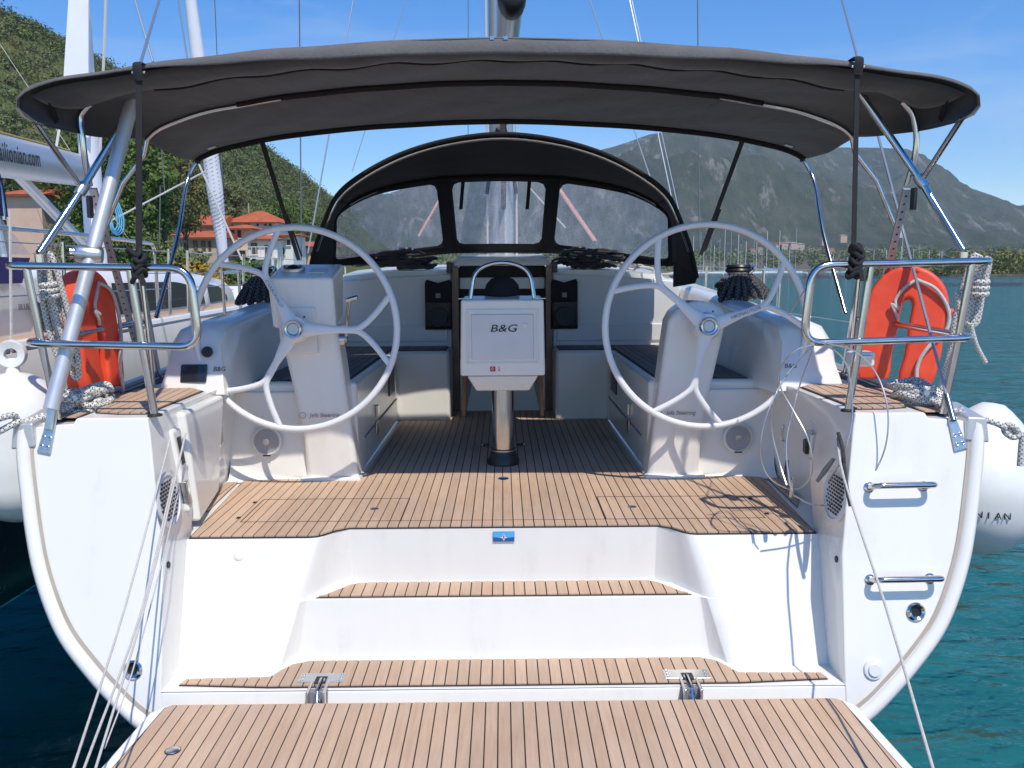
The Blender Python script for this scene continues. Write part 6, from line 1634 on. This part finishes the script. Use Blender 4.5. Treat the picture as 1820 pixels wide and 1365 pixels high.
# long dark side windows of the coachroof (starboard side faces us)
for (ya, yb2) in ((7.25, 9.9), (10.2, 11.3)):
    def sw(u, v):
        y = ya + (yb2 - ya) * u
        w = np.interp(y, [7.0, 9.5, 11.8], [1.5, 1.36, 1.05]); h = np.interp(y, [7.0, 9.5, 11.8], [2.14, 2.13, 2.0])
        z0, z1 = 1.70, h - 0.17
        z1 = z0 + (z1 - z0) * (1 - max(0, u - 0.55) ** 2 * 3.2) ; z = z0 + (z1 - z0) * v
        return (NX + w * (1.0 - 0.04 * (z - 1.58) / (h - 0.18 - 1.58)) + 0.008, y, z)
    MB().grid(sw, 18, 4).build('cabin_window', 'dark_glass', ny)
MB().prism([(NX + 1.56, 5.75, 1.90), (NX + 1.56, 5.9, 1.66), (NX + 1.56, 6.35, 1.64)], (0.01, 0, 0)).build('quarter_window', 'dark_glass', ny, smooth=False)
MB().prism([(NX + 2.157, 4.45, 1.30), (NX + 2.157, 4.85, 1.30), (NX + 2.157, 4.80, 1.20), (NX + 2.157, 4.5, 1.2)], (0.006, 0, 0)).build('hull_window', 'dark_glass', ny, smooth=False)
# topside panel of the deckhouse near the frame edge with its lettering
MB().loft([[(NX + 1.52, 3.75, 1.60), (NX + 1.50, 3.75, 2.0), (NX + 1.36, 3.75, 2.06), (NX + 1.25, 3.75, 1.60)], [(NX + 1.54, 6.7, 1.60), (NX + 1.52, 6.7, 2.05), (NX + 1.36, 6.7, 2.12), (NX + 1.25, 6.7, 1.60)]]).build('coaming', 'gelcoat', ny, bevel=0.03)
text('name_lettering', 'BLUE', 0.06, aX(43, 546, NX + 1.545) , (0, 1, 0), (0, 0, 1), 'ink_grey', ny)
# navy bimini with clear side curtain at the left edge
nb_ = MB()
def navy(u, v):
    a = math.pi * (0.02 + 0.96 * u)
    return (NX - 0.15 - 1.75 * math.cos(a) * (1 + 0.08 * math.sin(a)), 3.75 + 1.75 * v, 2.30 + 1.10 * math.sin(a) ** 0.6 - 0.1 * v)
nb_.grid(navy, 30, 6).build('canopy', 'navy_canvas', ny, solid=0.01)
for yv in (0.02, 0.98): MB().tube([Vector(navy(u, yv)) - Vector((0, 0, 0.02)) for u in np.linspace(0, 1, 24)], 0.014, 8).build('canopy_hoop', 'stainless', ny)
for (c, pts) in (('navy_canvas', [(NX + 1.60, 3.2, 2.165), (NX + 1.60, 5.72, 2.155), (NX + 1.60, 5.6, 1.99), (NX + 1.60, 3.2, 1.98)]), ('navy_canvas', [(NX + 1.61, 4.6, 3.1), (NX + 1.61, 5.3, 2.95), (NX + 1.61, 5.43, 2.72), (NX + 1.61, 5.40, 2.42), (NX + 1.61, 5.28, 2.36), (NX + 1.61, 5.0, 2.62), (NX + 1.61, 4.6, 2.7)]), ('vinyl', [(NX + 1.59, 3.2, 2.8), (NX + 1.59, 4.9, 2.68), (NX + 1.59, 5.36, 2.45), (NX + 1.60, 5.74, 2.175), (NX + 1.60, 3.2, 2.175)])):
    MB().prism(pts, (0.008, 0, 0)).build('side_curtain', c, ny, smooth=False)
# mast, boom with address, furled main
NMX, NMY = aY(161, 300, 10.3).x, 10.3
MB().loft([[(NMX + x * 0.75, NMY + y * 0.85, 1.9) for x, y in oval], [(NMX + x * 0.75, NMY + y * 0.85, 19.0) for x, y in oval]]).build('mast', 'sail_white', ny)
b0, b1 = aY(-80, 262, 6.4), aY(146, 303, 10.1)
db = (b1 - b0).normalized(); sd_ = db.cross(Vector((0, 0, 1))).normalized(); ub = sd_.cross(db)
b0 = b0 - db * 1.5
boomn = MB().loft([[b0 + sd_ * (x * 1.15) + ub * (z * 1.45) for x, z in ov], [b1 + sd_ * (x * 1.15) + ub * (z * 1.45) for x, z in ov]]).build('boom', 'alu_painted', ny)
tpos = aY(33, 256, 7.6); 
best = min((abs((lambda q: CX - FPX * q.x / q.z)(CR.transposed() @ (b0 + db * (i * 0.01) + sd_ * 0.1 - CAM)) - 70), i) for i in range(100, 900) if (CR.transposed() @ (b0 + db * (i * 0.01) - CAM)).z < -1)[1]
anchor = b0 + db * (best * 0.01) + ub * 0.01
text('web_address', 'sailionian.com', 0.215, anchor + sd_ * 0.108, db, ub, 'ink', ny, stretch=0.95, align='RIGHT', bold=0.0025, space=1.06)
MB().tube([b0 + ub * 0.19, b1 + ub * 0.19 - db * 0.5], 0.012, 6).build('outhaul', 'rope_yellow', ny)
p = [aY(112, -30, 10.0), aY(170, -30, 10.2), aY(170, 248, 10.2), aY(104, 226, 10.0)]
p = [aY(124, -40, 10.08), aY(157, -40, 10.08), aY(157, 246, 10.08), aY(108, 214, 10.08)]
MB().prism(p, (0, 0.02, 0)).build('furled_main', 'sail_white', ny, smooth=False)
MB().tube([aY(108, 214, 10.08), aY(100, 262, 9.7), aY(104, 290, 9.4)], 0.015, 6).build('clew_line', 'rope_thin', ny)
MB().tube([aY(20, 300, 8.6), aY(170, 455, 10.1)], 0.055, 10).build('boom_vang', 'alu_painted', ny)
MB().tube([aY(190, -60, 10.4), aY(186, 60, 10.4), aY(176, 320, 10.35), aY(178, 470, 10.3)], 0.018, 6).build('halyard', 'rope_thin', ny)
hk2 = MB(); hc = aY(203, 385, 10.2)
for k in range(4): hk2.tube(spline([hc + Vector(((0.035 + 0.018 * k) * math.cos(a) * (1.25 - 0.75 * (math.sin(a) + 1) / 2), 0.02 * k, (0.15 + 0.02 * k) * math.sin(a))) for a in np.linspace(0, 6.28, 9)[:-1]], 3, closed=True), 0.008, 6, closed=True)
tag(hk2.build('rope_hank', 'rope_blue'), 'light blue rope coil hung on the neighbouring mast', 'rope')
MB().tube([aY(198, 392, 10.2), aY(366, 304, 13.0)], 0.012, 6).build('jib_sheet', 'rope_thin', ny)
# rolled headsail and forestay further forward
f0, f1 = aY(399, 470, 14.5), aY(336, -20, 13.6)
MB().tube([f0, f0.lerp(f1, 0.3), f0.lerp(f1, 0.62), f1, f1 + (f1 - f0) * 0.6], [0.07, 0.13, 0.12, 0.085, 0.05], 14).build('furled_headsail', 'sail_white', ny)
lz = MB()
for k in range(34):
    c = f0.lerp(f1, 0.05 + 0.5 * k / 34); d_ = (f1 - f0).normalized()
    r_ = 0.128 if k > 8 else 0.085 + 0.005 * k
    e1 = d_.orthogonal().normalized(); e2 = d_.cross(e1)
    lz.tube([c + (e1 * math.cos(a) + e2 * math.sin(a)) * r_ + d_ * 0.05 * a for a in np.linspace(0, 6.28, 10)], 0.005, 5)
lz.build('sail_lacing', 'ink_grey', ny)
for (a, c, Y, r_, mt) in (((303, 180), (430, 462), 13.5, 0.016, 'rope_thin'), ((380, -40), (398, 390), 15, 0.008, 'wire_dark'), ((310, -40), (333, 105), 12, 0.012, 'wire'), ((285, 330), (283, 440), 12, 0.008, 'wire_dark'), ((284, 230), (293, 345), 12, 0.008, 'wire_dark')):
    MB().tube([aY(*a, Y), aY(*c, Y)], r_, 6).build('rigging_wire', mt, ny)
# tall thin masts of yachts further along the quay, each with hull and rigging
def far_yacht(px, Y, py_top, label, hullmat='gelcoat', mast_r=0.09, lean=0.0, hl=9.0, mat='alu_painted', group='yachts moored along the port quay', stays=True):
    b = aY(px, 480, Y); b.z = 0
    t = thing('moored_yacht', label, 'yacht', b, group)
    hf = [(1.4, 1.05), (1.45, 0.8), (1.35, 0.4), (1.0, 0.05), (0.4, -0.1), (0.0, -0.12)]
    rg = hull_rings(hf, 0, hl, 10, 1.5, 0.15, rake=0.1, z0=1.05)
    yaw = random.uniform(-0.2, 0.2) + 1.2
    M = Matrix.Translation(b) @ Matrix.Rotation(yaw, 4, 'Z') @ Matrix.Translation((0, -hl * 0.55, 0))
    MB().loft([[M @ Vector(p) for p in r_] for r_ in rg], closed=False, cap=False).build('hull', hullmat, t)
    MB().poly([M @ Vector(p) for p in rg[0]]).build('transom', hullmat, t)
    MB().loft([[M @ Vector((x, y, z)) for x, y, z in ((-0.9, 2.5, 1.0), (-0.8, 2.6, 1.45), (0.8, 2.6, 1.45), (0.9, 2.5, 1.0))], [M @ Vector((x, y, z)) for x, y, z in ((-0.5, 6.6, 1.0), (-0.4, 6.0, 1.4), (0.4, 6.0, 1.4), (0.5, 6.6, 1.0))]]).build('cabin', hullmat, t, smooth=False)
    MB().loft([[M @ Vector(((-1.42) * w, y, 1.0)) for y, w in ((0.1, 0.98), (4, 1.0), (7, 0.7), (8.7, 0.15))], [M @ Vector(((1.42) * w, y, 1.0)) for y, w in ((0.1, 0.98), (4, 1.0), (7, 0.7), (8.7, 0.15))]], closed=False, cap=False).build('deck', 'nonskid', t)
    zt = aY(px, py_top, Y).z
    top_ = Vector((b.x + lean, b.y, zt))
    MB().tube([b + Vector((0, 0, 0.9)), top_], mast_r, 8).build('mast', mat, t)
    MB().tube([b + Vector((0, 0, 2.0)), M @ Vector((0, 1.2, 2.1))], 0.07, 6).build('boom', mat, t)
    if stays:
        for e in (M @ Vector((0, 0.1, 1.0)), M @ Vector((0, hl - 0.2, 1.2)), M @ Vector((1.4, hl * 0.5, 1.0))):
            MB().tube([top_, e], max(0.005, Y * 0.00012), 4).build('stay', 'wire_dark', t)
    return t
far_yacht(22, 21, -60, 'yacht with a slender blue-grey mast at the far left', mast_r=0.075, lean=-0.9, mat='aluminium')
# ------------------------------------------------------------------ across the bay: low shore, trees, marina, reeds
xs_ = np.linspace(-120, 700, 160)
def shore2(x): return 520 + 18 * np.sin(x / 70.0) + 10 * np.sin(x / 23.0 + 1)
rows = []
for k, (dy, z) in enumerate(((0, -1), (1, 0.6), (30, 2.0), (200, 8.0), (480, 24.0))):
    rows.append([(x * (1 + dy / 700), float(shore2(x)) + dy, z) for x in xs_])
tag(MB().loft(rows, closed=False, cap=False).build('far_shore', 'shore', angle=80), 'low shore across the bay', None, None, 'structure')
n = 760
xx = rng.uniform(-110, 560, n); dd_ = rng.uniform(8, 420, n) ** 1.0
c = np.stack([xx * (1 + dd_ / 700), shore2(xx) + dd_, 1.6 + dd_ * 0.045], -1)
pick = rng.random(n)
for mt, lo, hi, lab in (('leaf_olive', 0, 0.45, 'pale trees massed along the far shore'), ('leaf_scrub', 0.45, 0.8, 'green trees massed along the far shore'), ('leaf_dark', 0.8, 1.0, 'dark trees massed along the far shore')):
    k = (pick >= lo) & (pick < hi)
    r_ = np.stack([rng.uniform(3, 7, k.sum()), rng.uniform(3, 7, k.sum()), rng.uniform(2.5, 7.5, k.sum())], -1)
    cc = c[k].copy(); cc[:, 2] += r_[:, 2] * 0.6
    tag(leaves('far_trees', mt, None, cc, r_, 60, 1.9), lab, 'trees', None, 'stuff')
def cluster(px0, px1, py0, py1, Y, n, label):
    """reed and bush bank"""
    a, e = aY(px0, py1, Y), aY(px1, py1, Y)
    cs, rs = [], []
    for k in range(n):
        u = random.random(); v = random.random()
        x = a.x + (e.x - a.x) * u; yv = Y + v * 60
        top_ = (482 - (py0 + (py1 - py0) * (1 - min(1, u * 4)) * 0.5)) / 1500 * Y + 2
        cs.append((x, yv, 0.4 + (top_ - 3.0) * random.random() ** 1.2)); rs.append((random.uniform(2, 4), random.uniform(2, 4), random.uniform(1.4, 2.6)))
    return tag(leaves('reed_bank', 'leaf_reed', None, cs, rs, 70, 0.95), label, 'reeds', None, 'stuff')
cluster(1700, 2150, 438, 486, 260, 330, 'yellow-green reed bank on the spit at the right edge')
a, e = aZ(1695, 489, 0.0), aY(2300, 486, 260)
sp_ = [(aY(1690, 480, 262).x, 262), (aY(1760, 480, 256).x, 256), (aY(2300, 480, 240).x, 240), (aY(2300, 480, 340).x, 340), (aY(1740, 480, 330).x, 330)]
tag(MB().prism([(x, y, -1) for x, y in sp_], (0, 0, 1.5)).build('spit', 'shore', smooth=False), 'low spit carrying the reeds', None, None, 'structure')
cluster(1630, 1710, 466, 486, 300, 60, 'low brown reeds where the spit meets the water')
FG = 'yachts in the marina across the bay'
ORD = ['first', 'second', 'third', 'fourth', 'fifth', 'sixth', 'seventh', 'eighth', 'ninth', 'tenth', 'eleventh', 'twelfth', 'thirteenth', 'fourteenth', 'fifteenth', 'sixteenth', 'seventeenth', 'eighteenth', 'nineteenth', 'twentieth', 'twenty-first', 'twenty-second', 'twenty-third', 'twenty-fourth', 'twenty-fifth', 'twenty-sixth']
for k in range(26):
    px = 1206 + k * 9.3 + random.uniform(-3, 3)
    if k > 22: px = 1560 + (k - 22) * 38 + random.uniform(-5, 5)
    Y = random.uniform(400, 500)
    far_yacht(px, Y, random.uniform(405, 448), '%s yacht from the left in the far marina row' % ORD[k], mast_r=0.11, hl=11.0, group=FG, stays=False, mat='sail_white' if k % 2 else 'alu_painted')
for k in range(9):
    px = (1480, 1505, 1528, 1552, 1574, 1600, 1622, 1650, 1668)[k]
    far_yacht(px, random.uniform(420, 500), random.uniform(430, 458), '%s yacht from the left moored off the shore behind the starboard rail' % ORD[k], mast_r=0.10, hl=10, group='yachts off the far shore to starboard', stays=False, mat='sail_white')
HG = 'buildings on the far slope'
k = 0
FH = ((1392, 437, 900, 14, 5), (1402, 438, 905, 11, 6), (1412, 437, 900, 12, 5), (1424, 439, 905, 12, 5), (1384, 440, 900, 10, 5), (1500, 425, 980, 12, 7), (1443, 448, 850, 9, 4), (1455, 449, 850, 8, 4), (1480, 447, 850, 9, 4), (1515, 443, 870, 9, 5), (1530, 446, 860, 8, 4), (1352, 446, 860, 8, 4), (1338, 448, 860, 8, 4), (1465, 430, 940, 8, 5), (1545, 452, 850, 9, 4), (1570, 450, 850, 8, 4), (1600, 454, 850, 8, 4))
rank = [sorted(q[0] for q in FH).index(q[0]) for q in FH]
for (px, py, Y, w_, h_) in FH:
    b = aY(px, py, Y)
    t = thing('far_house', '%s house from the left on the slope across the bay' % ORD[rank[k]], 'house', b, HG)
    w_ *= 0.62; h_ *= 0.6
    MB().box(b.x - w_ / 2, b.x + w_ / 2, Y, Y + 8, b.z - 4, b.z + h_).build('wall', 'stucco_ochre' if k % 3 else 'stone_far', t, smooth=False)
    MB().add([(b.x - w_ / 2 - .4, Y - .4, b.z + h_), (b.x + w_ / 2 + .4, Y - .4, b.z + h_), (b.x + w_ / 2 + .4, Y + 8.4, b.z + h_), (b.x - w_ / 2 - .4, Y + 8.4, b.z + h_), (b.x - w_ / 4, Y + 4, b.z + h_ + 1.2), (b.x + w_ / 4, Y + 4, b.z + h_ + 1.2)], [(0, 1, 5, 4), (1, 2, 5), (2, 3, 4, 5), (3, 0, 4)]).build('roof', 'rooftile' if k % 4 == 0 else 'roof_faded', t, smooth=False)
    k += 1

# ------------------------------------------------------------------ sea air
hz = MB().box(-3600, 3600, -60, 3700, -5, 520).build('haze', 'sea', smooth=False)
hm = bpy.data.materials.new('haze_air'); hm.use_nodes = True
ht = hm.node_tree; ht.nodes.clear()
ho = ht.nodes.new('ShaderNodeOutputMaterial'); hv = ht.nodes.new('ShaderNodeVolumePrincipled')
hv.inputs['Color'].default_value = (0.72, 0.85, 1.0, 1)
hv.inputs['Density'].default_value = 0.00014
hv.inputs['Anisotropy'].default_value = 0.0
ht.links.new(hv.outputs[0], ho.inputs['Volume'])
hz.data.materials.clear(); hz.data.materials.append(hm)
tag(hz, 'thin sea haze over the bay', 'haze', None, 'stuff')
